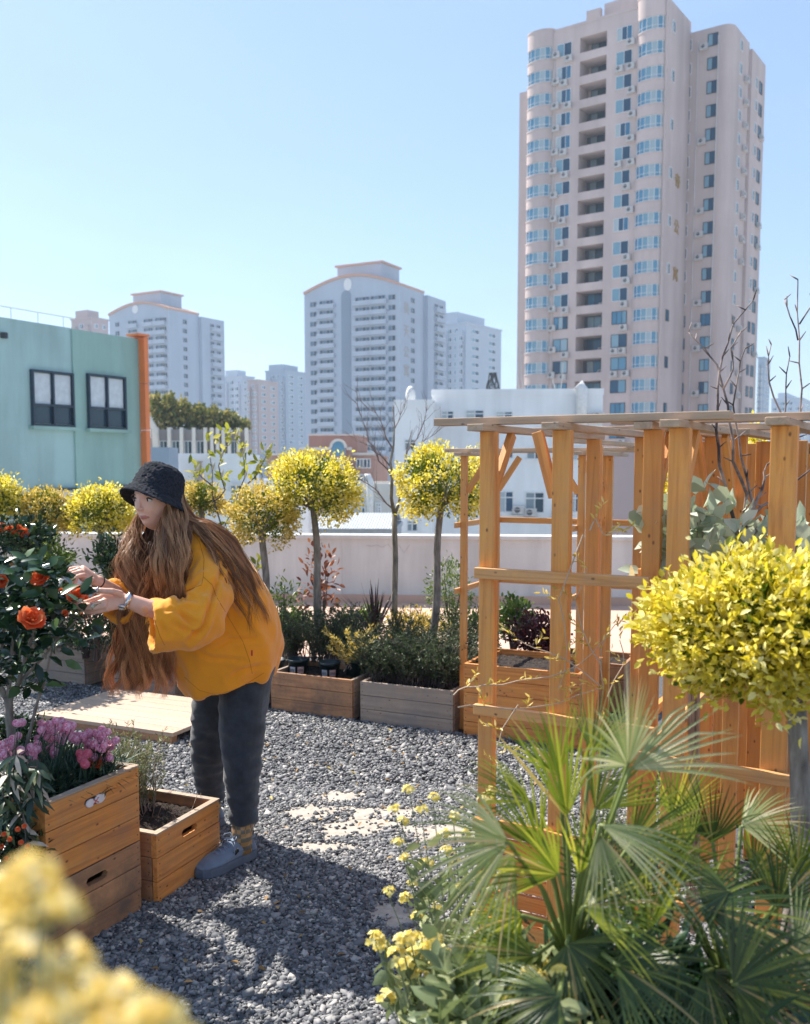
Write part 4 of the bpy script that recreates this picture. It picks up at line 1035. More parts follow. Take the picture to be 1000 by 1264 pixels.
def shrub(name, label, cat, px, py, Y, rxp, rzp, mat, n=60, per=20, L=.04, W=.02, zb=.2, stems=8, mats2=None, group=None, stemmat=None, depth=1.0):
    c = P(px, py, Y); s = Y / F; rx, rz = rxp * s, rzp * s; base = V3((c.x, c.y, zb)); root = thing(name, label, cat, tuple(base), group)
    v, f = clumpy_crown(c, rx, rx * depth, rz, n, per, L, W, L * 1.6, shell=(.15, 1.0))
    plant_mesh('foliage', [(v, f, 0)], [mat], root)
    b = MB(); rr = random.Random(px * 7 + py)
    for i in range(stems):
        a = rr.uniform(0, 6.3); q = c + V3((cos(a) * rx * rr.uniform(.1, .8), sin(a) * rx * depth * .6, rz * rr.uniform(-.3, .8)))
        b.tube([base + V3((rr.uniform(-.02, .02), rr.uniform(-.02, .02), 0)), base.lerp(q, .5) + V3((0, 0, .02)), q], [.007, .005, .002], 5)
    b.build('stem', stemmat or M_twig, root)
    return root
shrub('green_shrub', 'fresh green leafy shrub below the straw gold ball tree at left', 'shrub', 46, 688, 6.6, 48, 24, M_midleaf, 90, 22, .035, .016)
shrub('dark_shrub', 'dark drooping shrub below the ball tree beside the hat', 'shrub', 137, 692, 6.5, 17, 22, M_dkleaf, 30, 16, .05, .02)
sb = shrub('flowering_shrub', 'dark leaved shrub with coral flowers at the far left behind the camellia', 'shrub', 14, 664, 6.2, 38, 16, M_dkleaf, 50, 18, .05, .025)
shrub('dark_shrub', 'low dark shrub with pinkish tips in the planter behind the camellia', 'shrub', 106, 768, 6.35, 58, 32, M_dkleaf, 90, 22, .04, .016)
shrub('maroon_shrub', 'low bronze red shrub beside the hanging hair', 'shrub', 118, 752, 6.25, 26, 22, M_redleaf, 40, 9, .03, .012)
shrub('green_shrub', 'pale green twiggy shrub behind the far arm', 'shrub', 150, 712, 6.5, 22, 20, M_midleaf, 36, 14, .03, .012)
shrub('maroon_shrub', 'tall thin shrub with drooping red brown leaves behind the widest ball tree', 'shrub', 397, 722, 6.75, 22, 42, M_redleaf, 22, 7, .06, .028)
shrub('green_shrub', 'airy light green shrub at the parapet left of the thin trellis', 'shrub', 556, 728, 7.0, 30, 40, M_midleaf, 70, 16, .032, .011)
shrub('maroon_shrub', 'dark maroon shrub in the rear planter behind the tall orange box', 'shrub', 664, 788, 5.95, 34, 28, M_maroon, 80, 20, .035, .018)
shrub('green_shrub', 'yellow green leafy shrub behind the pergola posts', 'shrub', 634, 765, 6.3, 26, 20, M_midleaf, 50, 18, .04, .02)
shrub('green_shrub', 'small leafy sprigs beside the shoulder, at the parapet foot', 'shrub', 350, 745, 6.4, 18, 28, M_midleaf, 26, 10, .04, .013)
shrub('golden_shrub', 'tall yellow green shrub glimpsed between the right pergola posts', 'shrub', 832, 625, 4.3, 24, 80, M_gold1, 120, 20, .03, .016)
shrub('golden_shrub', 'yellow green shrub glimpsed beside the rightmost big post', 'shrub', 925, 600, 4.4, 22, 70, M_gold1, 110, 18, .03, .016)
shrub('silver_plant', 'pale silvery broad leaved plant behind the golden ball tree', 'plant', 868, 662, 2.75, 44, 32, M_silver, 26, 9, .062, .05, .1, stemmat=M_twigp)
shrub('silver_plant', 'second clump of silvery broad leaves right of the dark branches', 'plant', 965, 690, 2.75, 38, 25, M_silver, 22, 9, .06, .048, .1, stemmat=M_twigp)

def rosemary(name, label, pts, Y0, hgt, n, mat, spread=.5, z0=.22, nl=34, L=.024, W=.0035, cat='herb', up=1.0, stem=None):
    """pts: list of base (x, y) world points with radius"""
    root = thing(name, label, cat, (pts[0][0], pts[0][1], z0)); S = 7
    bx = []; 
    for i in range(n):
        p = pts[i % len(pts)]; a = random.uniform(0, 6.3); r = p[2] * sqrt(random.random()); bx.append((p[0] + r * cos(a), p[1] + r * sin(a), z0))
    b0 = np.array(bx); d = rv(n); d[:, 2] = 0; h = hgt * RNG.uniform(.45, 1.05, n)
    t = np.linspace(0, 1, S)[None, :, None]
    path = b0[:, None] + d[:, None] * (spread * h[:, None, None]) * t ** 1.4 + np.array([0, 0, 1.]) * (h[:, None, None] * (t - .25 * (spread ** 1.5) * t ** 3) * up)
    path += RNG.normal(size=path.shape) * .006
    sv_, sf = tubes(path, np.linspace(.0028, .0008, S)[None], 3)
    tt = RNG.uniform(.18, 1.02, (n, nl)).clip(0, .999); k = tt * (S - 1); i0 = k.astype(int); fr = (k - i0)[..., None]
    q = path[np.arange(n)[:, None], i0] * (1 - fr) + path[np.arange(n)[:, None], i0 + 1] * fr
    tg = nrm(path[np.arange(n)[:, None], i0 + 1] - path[np.arange(n)[:, None], i0])
    ax = (tg * .9 + rv(n * nl).reshape(n, nl, 3) * .8).reshape(-1, 3); q = q.reshape(-1, 3)
    v, f = leaves(q, ax, rv(len(q)), L * RNG.uniform(.6, 1.2, len(q)), W, .2)
    plant_mesh('foliage', [(v, f, 0)], [mat], root)
    link('stem', np_mesh('stem', sv_, sf), stem or M_twigp, root)
    return root
def gp(px, Y): return (px - 500) / F * Y * 1.018
rosemary('rosemary', 'big dark green rosemary bush spilling over the weathered grey planter', [(gp(472, 5.62), 5.62, .11), (gp(510, 5.52), 5.52, .12), (gp(552, 5.42), 5.42, .11), (gp(530, 5.7), 5.7, .14)], 0, .37, 440, M_rose, .85, nl=60, W=.0055, stem=M_twig)
rosemary('rosemary', 'grey green lavender like bush standing in the labelled pots', [(gp(362, 6.05), 6.05, .08), (gp(398, 5.95), 5.95, .08), (gp(425, 6.1), 6.1, .08)], 0, .36, 230, M_rose, .6, z0=.26, nl=52, W=.005, stem=M_twig)
rosemary('rosemary', 'loose upright rosemary behind the spiky cordyline', [(gp(420, 6.5), 6.5, .1), (gp(500, 6.4), 6.4, .16), (gp(570, 6.2), 6.2, .1)], 0, .30, 150, M_rose, .45, z0=.27, nl=44, W=.005, stem=M_twig)
rosemary('rosemary', 'pale rosemary bush in the low crate behind the pink flowers', [(-1.10, 3.50, .09), (-1.02, 3.47, .07)], 0, .33, 150, M_rosep, .35, z0=.2, nl=46, L=.022, W=.0035)
rosemary('fern', 'yellow green fern sprays leaning over the gap between two planters', [(gp(432, 5.72), 5.72, .03)], 0, .34, 16, M_goldp, .8, z0=.26, nl=90, L=.03, W=.005, cat='fern')
for px_, Y_, lab_, m_ in ((50, 6.55, 'dark rosemary in the planter at the left end behind the camellia', M_rose), (165, 6.3, 'rosemary in the long grey planter beside the hanging hair', M_rose), (262, 6.1, 'rosemary in the planter behind the bending person', M_rose)):
    rosemary('rosemary', lab_, [(gp(px_ - 22, Y_ + .05), Y_ + .05, .12), (gp(px_ + 10, Y_), Y_, .12), (gp(px_ + 35, Y_ - .04), Y_ - .04, .1)], 0, .26, 130, m_, .6, nl=34)
for px_, py_, Y_, rx_, rz_, m_, lab_ in ((215, 745, 6.9, 60, 38, M_midleaf, 'leafy green shrub in the rear planter behind the person'), (30, 745, 7.1, 60, 38, M_dkleaf, 'dark bushy shrub in the rear left planter'), (445, 772, 6.75, 30, 22, M_midleaf, 'low green herb left of the spiky cordyline'), (515, 775, 6.8, 40, 20, M_goldp, 'low straw coloured herb right of the spiky cordyline'), (585, 775, 6.9, 40, 22, M_midleaf, 'low green herb near the foot of the thin trellis'), (360, 775, 7.0, 26, 20, M_midleaf, 'low green herb behind the labelled pots')):
    shrub('green_shrub', lab_, 'shrub', px_, py_, Y_, rx_, rz_, m_, 90, 18, .035, .013, .2)
# dry twigs on the low crate soil
b = MB()
for i in range(26):
    a = CRATE_S[1] @ V3((random.uniform(.03, .34), random.uniform(.03, .40), .2)); b.tube([a, a + V3((random.uniform(-.04, .04), random.uniform(-.04, .04), random.uniform(.01, .09)))], .0012, 3)
tag(b.build('dry_stalks', M_twigp), 'thin dry stalks sticking out of the dark soil of the low crate', 'stalks', kind='stuff')

def blades(name, label, cat, base, n, L, W, mat, spread=(0.1, 1.3), droop=.25, z=None, stiff=1.0, group=None):
    root = thing(name, label, cat, tuple(base), group); S = 7; a = RNG.uniform(0, 2 * pi, n); e = RNG.uniform(*spread, n)
    d = np.stack([np.cos(a) * np.sin(e), np.sin(a) * np.sin(e), np.cos(e)], 1); l = L * RNG.uniform(.7, 1.1, n); t = np.linspace(0, 1, S)
    path = np.array(base)[None, None] + d[:, None] * (l[:, None] * t)[..., None]; path[..., 2] -= (droop * l * np.sin(e))[:, None] * t ** 2.2
    side = nrm(np.cross(d, [0, 0, 1.0])); up = np.cross(side, d)
    w = W * np.array([.7, 1, 1, .9, .7, .4, .02])[None] * np.ones((n, 1))
    v, f = vstrips(path, w, side, up, .35); plant_mesh('blades', [(v, f, 0)], [mat], root); return root
blades('cordyline', 'spiky dark bronze cordyline rising behind the rosemary', 'plant', P(463, 785, 6.25), 46, .38, .0085, M_cord, (.1, 1.25), .15)

# ---------------------------------------------------------------- nursery pots in the third planter
M_pot = plain('dark_green_pot', (.008, .022, .028), .35); M_lab = plain('pot_label', (.42, .42, .45), .6, scale=60, var=.3); M_lab2 = plain('pink_pot_label', (.5, .36, .36), .6, scale=60, var=.3)
def pot(px, py, Y, r, h, label, lab=True, group='dark nursery pots in the light brown planter'):
    c = P(px, py, Y); root = thing('nursery_pot', label, 'pot', tuple(c), group); b = MB()
    ring = lambda rr, z: [c + V3((cos(a) * rr, sin(a) * rr, z)) for a in np.linspace(0, 2 * pi, 25)[:-1]]
    b.loft([ring(r * .82, 0), ring(r * .97, h * .86), ring(r * 1.04, h * .87), ring(r * 1.05, h), ring(r * .96, h), ring(r * .93, h * .8), ring(.01, h * .8)]); b.build('pot', M_pot, root, True)
    if lab:
        for i, (a0, a1, m) in enumerate(((-2.35, -1.75, M_lab), (-1.5, -.85, M_lab2))):
            l = MB(); an = np.linspace(a0, a1, 8); z0, z1 = h * .35, h * .68
            l.loft([[c + V3((cos(a) * rr, sin(a) * rr, z)) for a in an] for rr, z in ((r * .905 + .0015, z0), (r * .945 + .0015, z1))], cap=False, close=False); l.build('label', m, root)
            t = MB(); 
            for k in range(5):
                am = a0 + (a1 - a0) * (.2 + .15 * k); rr = r * .93 + .0025; zc = (z0 + z1) / 2
                t.loft([[c + V3((cos(a) * rr, sin(a) * rr, zc + dz)) for a in (am - .02, am + .02)] for dz in (-.008, .008)], cap=False, close=False)
            t.build('label_print', M_dark, root)
pot(368, 838, 5.84, .065, .13, 'dark pot with two paper labels, leftmost showing in the light brown planter')
pot(407, 842, 5.76, .065, .13, 'dark pot with a long paper label, in the middle of the light brown planter')
pot(442, 838, 5.78, .085, .13, 'wide plain dark pot at the right end of the light brown planter', False)
pot(338, 842, 5.95, .075, .15, 'dark pot half hidden by the orange top', False)

# ---------------------------------------------------------------- branching
def branch(b, p, d, L, r, depth, rr, spread=.6, tw=.25, up=.1, tips=None, k=(2, 3), seg=5):
    pts = [p]; q = p.copy(); dd = d.copy()
    for i in range(seg):
        dd = (dd + V3((rr.uniform(-1, 1), rr.uniform(-1, 1), rr.uniform(-1, 1))) * tw * .5 + V3((0, 0, up))).normalized(); q = q + dd * (L / seg); pts.append(q.copy())
    b.tube(pts, [max(r * (1 - .45 * i / seg), .0009) for i in range(seg + 1)], 6 if depth > 1 else 4)
    if tips is not None: tips += [(pts[i], dd.copy()) for i in range(2, seg + 1)] if depth <= 1 else []
    if depth > 0:
        for j in range(rr.randint(*k)):
            i = rr.randint(2, seg); ax = V3((rr.uniform(-1, 1), rr.uniform(-1, 1), rr.uniform(-1, 1))).cross(dd).normalized()
            nd = (dd * cos(spread) + ax * sin(spread) * rr.uniform(.6, 1.2)).normalized()
            branch(b, pts[i], nd, L * rr.uniform(.55, .8), r * .55, depth - 1, rr, spread, tw, up, tips, k, seg)
def guided(b, pxs, Y, r0, r1, n=6, dy=0.0):
    pts = [P(x, y, Y + dy * i) for i, (x, y) in enumerate(pxs)]
    if r0 < .01:
        q_ = [pts[0]]; s_ = Y / F
        for a_, c_ in zip(pts[:-1], pts[1:]): q_ += [(a_ + c_) / 2 + V3((random.uniform(-1, 1), random.uniform(-1, 1), random.uniform(-1, 1))) * 2.4 * s_, c_]
        pts = q_
    m = len(pts)
    b.tube(pts, [r0 + (r1 - r0) * i / (m - 1) for i in range(m)], n); return pts
# bare sapling in the middle
def bare_tree():
    Y = 6.8; base = P(488, 800, Y); root = thing('bare_sapling', 'leafless slim sapling with a pale trunk between two golden ball trees', 'tree', tuple(base))
    b = MB(); guided(b, [(488, 800), (487, 740), (488, 690), (487, 655), (487, 634)], Y, .024, .019, 8)
    guided(b, [(487, 636), (483, 615), (484, 590), (482, 570), (486, 550), (487, 525), (485, 500)], Y, .016, .003)
    guided(b, [(488, 634), (492, 622), (496, 605), (494, 585), (500, 570), (503, 550), (509, 530)], Y, .012, .002)
    b.build('trunk', M_bark, root, True)
    t = MB(); rr = random.Random(3)
    for pxs in ([(484, 590), (474, 575), (465, 560), (455, 545), (446, 515), (441, 485)], [(484, 578), (470, 562), (460, 552), (440, 545)], [(486, 555), (476, 540), (470, 520), (455, 505)], [(487, 630), (470, 612), (455, 598), (435, 585), (420, 578)],
                ([(494, 590), (503, 575), (515, 560), (522, 545), (538, 535)]), [(500, 568), (508, 550), (520, 530), (526, 508)], [(486, 540), (492, 520), (498, 505)], [(495, 600), (508, 590), (522, 583)]):
        pts = guided(t, pxs, Y, .0065, .0015, 5, .04)
        for q in pts[1:]:
            d = (q - pts[0]).normalized()
            for _ in range(2): branch(t, q, (d + V3((rr.uniform(-.8, .8), rr.uniform(-.5, .5), rr.uniform(-.2, .8)))).normalized(), .12, .0022, 1, rr, .6, .3, .05, None, (1, 2), 3)
    t.build('branch', M_twigp2, root)
M_twigp2 = plain('reddish_twig', (.22, .16, .145), .8, scale=20)
bare_tree()
# magnolia like sapling by the hat
def magnolia():
    Y = 6.9; base = P(325, 790, Y); root = thing('budding_sapling', 'dark stemmed sapling with a few yellow green leaves and pale buds right of the hat', 'tree', tuple(base)); rr = random.Random(9)
    b = MB(); tips = []
    for pxs in ([(325, 790), (318, 740), (305, 710), (288, 690), (275, 655), (262, 610), (262, 580), (256, 545)], [(275, 655), (290, 625), (302, 590), (300, 560), (292, 540)], [(262, 620), (278, 605), (270, 575), (280, 550), (284, 532)], [(302, 600), (318, 585), (330, 560)], [(262, 600), (250, 590), (240, 580)], [(290, 625), (310, 620), (322, 600), (320, 575)], [(325, 760), (312, 720), (322, 700)]):
        pts = guided(b, pxs, Y, .012 if len(pxs) > 5 else .006, .002, 6); tips += pts[2:]
    b.build('stem', M_twig, root, True)
    q = []; 
    for p in tips:
        for _ in range(4): q.append(tuple(p + V3((rr.uniform(-.05, .05), rr.uniform(-.04, .04), rr.uniform(-.03, .06)))))
    q = np.array(q); v, f = leaves(q, rv(len(q)) + np.array([0, 0, .7]), rv(len(q)), .075, .034)
    plant_mesh('leaves', [(v, f, 0)], [leafmat('young_leaf', [(0, (.12, .16, .02)), (.6, (.36, .38, .05)), (1, (.6, .55, .2))], .45)], root)
    k = MB()
    for p in tips[::2]: k.tube([p, p + V3((.01, 0, .03)), p + V3((.02, 0, .06))], [.006, .011, .001], 6)
    k.build('bud', plain('pale_bud', (.6, .55, .45), .6), root, True)
magnolia()
# dark bare shrub between the right hand posts
def bare_shrub():
    Y = 2.75; base = P(905, 760, Y); root = thing('bare_shrub', 'bare knotty shrub with dark and pale branches reaching above the pergola at right', 'shrub', tuple(base)); rr = random.Random(21)
    b = MB()
    guided(b, [(905, 800), (908, 720), (912, 680), (918, 655)], Y, .013, .010, 8)
    L1 = [([(912, 665), (900, 620), (888, 575), (884, 530), (886, 480), (892, 440), (905, 400), (930, 370)], .006),
          ([(918, 655), (922, 610), (905, 570), (900, 520), (893, 480), (885, 450), (870, 430), (850, 410)], .0055),
          ([(914, 668), (926, 640), (935, 615), (944, 590), (946, 575)], .008), ([(918, 655), (930, 625), (922, 590), (912, 540), (905, 500), (912, 460), (920, 430)], .005),
          ([(912, 672), (940, 648), (955, 622), (975, 600), (1000, 580), (1020, 560)], .006), ([(920, 650), (935, 630), (950, 620), (978, 590), (985, 540), (990, 480), (987, 420), (985, 345)], .005),
          ([(975, 600), (972, 560), (968, 520), (970, 480), (975, 440)], .003), ([(905, 700), (925, 665), (945, 640), (960, 628)], .010), ([(968, 520), (955, 490), (948, 450), (952, 425)], .003), ([(985, 420), (975, 390), (968, 370)], .0025), ([(987, 400), (1000, 380), (1010, 360)], .0025),
          ([(893, 480), (905, 455), (902, 430), (915, 410)], .003), ([(1000, 560), (1005, 500), (1010, 450)], .003)]
    mats_ = []
    for pxs, r in L1:
        pts = guided(b, pxs, Y, r, .0016, 6, .012)
        for q in pts[3:]:
            d = V3((rr.uniform(-1, 1), rr.uniform(-.5, .5), rr.uniform(.1, 1))).normalized(); b.tube([q, q + d * .012, q + d * .03], [.002, .0022, .001], 5)
    b.build('branch', M_br, root, True)
M_br = N('mottled_branch'); M_br.set(Roughness=.75); M_br.base(M_br.ramp(M_br.noise(M_br.coord(), 14, 4), [(.42, (.06, .05, .055)), (.6, (.38, .3, .27))])); M_br = M_br.m
bare_shrub()
# wiry sprigs around the near post
def sprigs():
    Y = 2.62; root = thing('twining_plant', 'wiry climbing plant with pale yellow sprigs winding between the near posts', 'climber', tuple(P(740, 1000, Y))); b = MB(); pos = []
    for pxs in ([(560, 858), (575, 848), (600, 845), (640, 840), (680, 835), (715, 820), (745, 790)], [(565, 873), (600, 872), (650, 874), (690, 868), (740, 850)], [(740, 1000), (735, 900), (745, 850), (742, 800), (760, 770)], [(640, 870), (620, 900), (612, 930), (618, 945)], [(745, 850), (700, 815), (660, 800), (640, 790)], [(750, 860), (770, 820), (765, 790)], [(742, 820), (720, 780), (710, 740), (725, 700)], [(720, 660), (690, 740), (700, 800), (690, 850)], [(728, 655), (735, 640), (745, 660), (760, 655)]):
        pts = guided(b, pxs, Y, .0022, .0012, 5)
        for p in pts[2::2]: pos.append(p)
    b.build('stem', plain('straw_stem', (.5, .38, .28), .7), root)
    P_ = []; A_ = []
    for p in pos:
        d = V3((random.uniform(-1, 1), random.uniform(-.5, .5), random.uniform(0, 1))).normalized()
        for k in range(9): P_.append(tuple(p + d * .007 * k + V3((random.uniform(-.002, .002),) * 3))); A_.append(tuple(d * .7 + V3((random.uniform(-1, 1), random.uniform(-1, 1), random.uniform(-.5, .8)))))
    v, f = leaves(np.array(P_), np.array(A_), rv(len(P_)), .022, .006); plant_mesh('leaves', [(v, f, 0)], [M_goldp], root)
sprigs()

# ---------------------------------------------------------------- flowers
def petal_rose(c, nrm_, r, layers=4, seed=0, per=6, t0=.25, dt=.33, cup=.22):
    rr = np.random.default_rng(seed); n_ = V3(nrm_).normalized(); M = n_.to_track_quat('Z', 'Y').to_matrix(); parts = []; S, T = 5, 5
    for l in range(layers):
        R_ = r * (1 - l * .2); tilt = t0 + l * dt
        for k in range(per):
            a = 2 * pi * (k + .5 * (l % 2)) / per + rr.uniform(-.2, .2); t = np.linspace(0, 1, S)[:, None]; s = np.linspace(-1, 1, T)[None]
            wdt = R_ * .62 * np.sin(pi * (.18 + .72 * t)) ** .8
            x = t * R_ * cos(tilt) + 0 * s; y = s * wdt; z = t ** 1.5 * R_ * sin(tilt) * (1.0 if cup > .1 else .45) + cup * R_ * (s ** 2) * t + .08 * R_ * np.sin(s * 4 + rr.uniform(0, 6)) * t + l * .06 * r
            X = x * cos(a) - y * sin(a); Yy = x * sin(a) + y * cos(a); q = np.stack([X, Yy, z * np.ones_like(X)], 2).reshape(-1, 3)
            q = q @ np.array(M).T + np.array(c); f = [(i * T + j, i * T + j + 1, (i + 1) * T + j + 1, (i + 1) * T + j) for i in range(S - 1) for j in range(T - 1)]
            parts.append((q, np.array(f)))
    return join(parts)
CAMC = V3((0, 0, EYE))
def toward(p, jx=0, jz=.2): return (CAMC - p).normalized() + V3((jx, 0, jz))
def camellia():
    Y = 3.12; base = V3((-1.24, 3.04, .47)); root = thing('camellia_tree', 'glossy dark camellia tree with coral red flowers growing out of the top crate', 'tree', tuple(base)); b = MB(); rr = random.Random(5)
    guided(b, [(26, 970), (17, 930), (12, 890), (10, 860)], Y, .018, .014, 8)
    for pxs in ([(12, 880), (20, 850), (45, 820), (70, 790), (95, 765)], [(24, 955), (38, 900), (48, 860), (60, 820), (75, 770)], [(10, 865), (-5, 830), (-20, 790)], [(10, 860), (12, 820), (20, 770), (30, 730)], [(20, 850), (35, 800), (55, 750), (62, 715)], [(12, 870), (-10, 840), (-50, 800)], [(0, 830), (5, 780), (0, 740)]):
        guided(b, pxs, Y, .008, .003, 6, .01)
    b.build('trunk', M_bark, root, True)
    pos = []; ax = []
    for i in range(1500):
        # foliage cloud with holes
        x = rr.gauss(30, 52); y = rr.uniform(683, 850); 
        if x > 118 or x < -120: continue
        top = 690 + max(0, (x - 60)) * .6
        if y < top or (y > 800 and (x > 60 or rr.random() < .5)): continue
        if x > 70 and y > 790: continue
        q = P(x, y, Y + rr.uniform(-.2, .22))
        if noise.noise(q * 9) < -.22: continue
        d = V3((rr.uniform(-1, 1), rr.uniform(-1, .6), rr.uniform(-.4, .8))).normalized(); pos.append(tuple(q)); ax.append(tuple(d))
    for (x, y) in ((60, 810), (75, 800), (50, 835), (80, 815), (95, 790)): pos.append(tuple(P(x, y, Y - .03))); ax.append((.8, -.3, -.3))
    pos = np.array(pos); v, f = leaves(pos, np.array(ax), rv(len(pos)) * .6 + np.array([0, -.4, .8]), RNG.uniform(.045, .075, len(pos)), RNG.uniform(.024, .036, len(pos)), .25, .2)
    plant_mesh('foliage', [(v, f, 0)], [M_dkleaf], root, smooth=False)
    for i, (x, y, r, dy) in enumerate(((38, 766, .044, -.24), (50, 714, .032, -.15), (2, 718, .024, -.1), (76, 731, .014, -.05), (80, 757, .012, -.1))):
        p = P(x, y, Y + dy); v, f = petal_rose(p, toward(p, rr.uniform(-.6, .6), rr.uniform(0, .9)), r, 4, i); link('flower', np_mesh('flower', v, f, True), M_coral, root)
    p = P(94, 737, 3.12); v, f = petal_rose(p, V3((.5, -.7, .6)), .038, 4, 77); link('flower', np_mesh('flower', v, f, True), M_coral, root)
    t = MB(); guided(t, [(60, 757), (75, 745), (88, 741)], 3.12, .004, .003, 6); guided(t, [(70, 730), (80, 722), (93, 714)], 3.15, .004, .003, 6); t.build('branch', M_midleaf, root)
    return root
camellia()
for i, (x, y) in enumerate(((2, 652), (12, 655), (22, 654), (30, 658), (-8, 650))):
    p = P(x, y, 6.1); v, f = petal_rose(p, toward(p, 0, .4), .035, 3, 40 + i); link('flower', np_mesh('flower', v, f, True), M_coral, sb)

def grass_mass(pts, n, L, W, S=5):
    b0 = np.array([pts[i % len(pts)] for i in range(n)], float); b0[:, :2] += RNG.normal(size=(n, 2)) * .035
    a = RNG.uniform(0, 2 * pi, n); e = RNG.uniform(.1, 1.25, n); d = np.stack([np.cos(a) * np.sin(e), np.sin(a) * np.sin(e), np.cos(e)], 1); l = L * RNG.uniform(.5, 1.1, n); t = np.linspace(0, 1, S)
    path = b0[:, None] + d[:, None] * (l[:, None] * t)[..., None]; path[..., 2] -= (.35 * l)[:, None] * t ** 2
    side = nrm(np.cross(d, [0, 0, 1.])); w = W * np.array([.8, 1, .9, .6, .03])[None] * np.ones((n, 1)); return vstrips(path, w, side, np.cross(side, d), .3)
def dianthus(label, spots, bases, mat=M_pinkp, r=.0135, seed=0, L=.17, n=2200):
    root = thing('dianthus', label, 'flowering plant', bases[0]); v, f = grass_mass(bases, n, L, .0028); plant_mesh('foliage', [(v, f, 0)], [M_bluegreen], root)
    rr = random.Random(seed); st = MB()
    if len(spots) > 6: spots = spots + [(x + rr.uniform(-7, 7), y + rr.uniform(-5, 6), Y + rr.uniform(-.06, .03)) for x, y, Y in spots * 2]
    for i, (x, y, Y) in enumerate(spots):
        p = P(x, y, Y - .07); v, f = petal_rose(p, toward(p, rr.uniform(-.35, .35), rr.uniform(.0, .6)), r * rr.uniform(.8, 1.1), 2, seed + i, 10, -.1, .55, .06); link('flower', np_mesh('flower', v, f, True), mat, root)
        bb = min(bases, key=lambda q: (q[0] - p.x) ** 2 + (q[1] - p.y) ** 2); st.tube([p, (p + V3(bb)) / 2 + V3((0, 0, .02)), V3(bb)], .0013, 4)
    st.build('stem', M_bluegreen, root); return root
M_bluegreen = leafmat('blue_green_blade', [(0, (.015, .045, .03)), (.6, (.04, .09, .055)), (1, (.10, .16, .09))], .2, .4)
T_ = CRATE_TOP[1]
def tb(x, y): v = T_ @ V3((x, y, .215)); return tuple(v)
rr = random.Random(2)
sp = [(x + rr.uniform(-3, 3), y + rr.uniform(-3, 3), 3.12 + rr.uniform(-.05, .05)) for x, y in ((100, 905), (108, 912), (116, 906), (124, 912), (130, 920), (136, 914), (126, 925), (118, 920), (110, 902), (132, 906), (138, 924), (122, 903), (106, 920), (112, 928), (128, 932), (134, 930), (98, 914), (90, 908))]
dianthus('dense mauve pink dianthus clump at the right end of the top crate', sp, [tb(.33, .12), tb(.33, .24), tb(.26, .16), tb(.35, .3)], seed=100)
sp = [(x + rr.uniform(-3, 3), y + rr.uniform(-3, 3), 3.12 + rr.uniform(-.12, .12)) for x, y in ((58, 893), (66, 897), (74, 890), (80, 898), (62, 905), (70, 909), (78, 912), (84, 905), (66, 922), (72, 926), (64, 930), (38, 928), (44, 924), (42, 934), (48, 917), (54, 900), (86, 893), (50, 908))]
dianthus('pale pink dianthus clump in the middle of the top crate', sp, [tb(.18, .15), tb(.2, .28), tb(.12, .2), tb(.25, .36), tb(.1, .32)], seed=200)
sp = [(x + rr.uniform(-3, 3), y + rr.uniform(-3, 3), 3.0 + rr.uniform(-.1, .1)) for x, y in ((3, 922), (8, 928), (14, 924), (6, 936), (18, 938), (22, 932), (2, 930), (26, 942), (16, 914), (24, 895))]
dianthus('rose pink dianthus clump at the left end of the top crate', sp, [tb(.06, .2), tb(.08, .36), tb(.05, .45)], seed=300)
sp = [(102, 936, 3.02), (108, 930, 3.03), (105, 943, 3.0), (99, 930, 3.03)]
dianthus('single rose red dianthus head near the front rim of the top crate', sp, [tb(.24, .07)], M_rosepet, .0165, 400, .06, 120)
pc = P(117, 944, 3.03); v, f = petal_rose(pc, V3((.3, -.3, .9)), .03, 2, 5, 5); tag(link('fallen_flower', np_mesh('fallen_flower', v, f, True), M_coral), 'fallen coral red flower lying on the front rim of the top crate', 'flower')
shrub('low_herb', 'small round leaved dark herb around the camellia trunk', 'herb', 26, 912, 3.3, 46, 24, M_dkleaf, 70, 18, .022, .012, .5)
def trailing():
    root = thing('trailing_plant', 'long leaved plant with drooping dark variegated leaves at the left rim of the top crate', 'plant', tuple(P(15, 960, 2.68))); b = MB(); pos = []; ax = []; rr = random.Random(8)
    for (x, y) in ((20, 932), (35, 938), (12, 955), (25, 972), (40, 985), (5, 1005), (18, 1035), (32, 1042), (2, 965), (45, 960), (0, 1025), (46, 950), (10, 940), (28, 950), (0, 950), (15, 965), (38, 965), (22, 990), (5, 985), (30, 1000), (12, 1015), (25, 1025)):
        c = P(x, y, 2.66 + rr.uniform(-.05, .05)); b.tube([P(18, 945, 2.70), c + V3((0, 0, .03)), c], .0018, 4)
        for k in range(9):
            a = rr.uniform(0, 6.3); pos.append(tuple(c)); ax.append((cos(a), sin(a) * .8 - .3, rr.uniform(-1.1, .1)))
    v, f = leaves(np.array(pos), np.array(ax), rv(len(pos)) * .3 + np.array([0, -.5, .9]), RNG.uniform(.05, .09, len(pos)), RNG.uniform(.012, .02, len(pos)), .2, .35)
    plant_mesh('foliage', [(v, f, 0)], [M_trail], root); b.build('stem', M_twig, root)
    for i, (x, y) in enumerate(((5, 1030), (2, 1045), (12, 1036), (22, 1024), (30, 1020), (8, 1060), (26, 1040), (34, 1045))):
        p = P(x, y, 2.62); v, f = petal_rose(p, toward(p), .008, 2, i, 5); link('flower', np_mesh('flower', v, f, True), M_coral, root)
M_trail = leafmat('variegated_leaf', [(0, (.015, .035, .02)), (.65, (.035, .07, .035)), (.8, (.12, .15, .05)), (.9, (.5, .42, .36)), (1, (.6, .5, .4))], .2, .3)
trailing()
shrub('low_herb', 'dark foliage filling the lower crate at the far left edge', 'herb', 6, 1040, 2.72, 34, 36, M_dkleaf, 50, 16, .04, .014, .2)

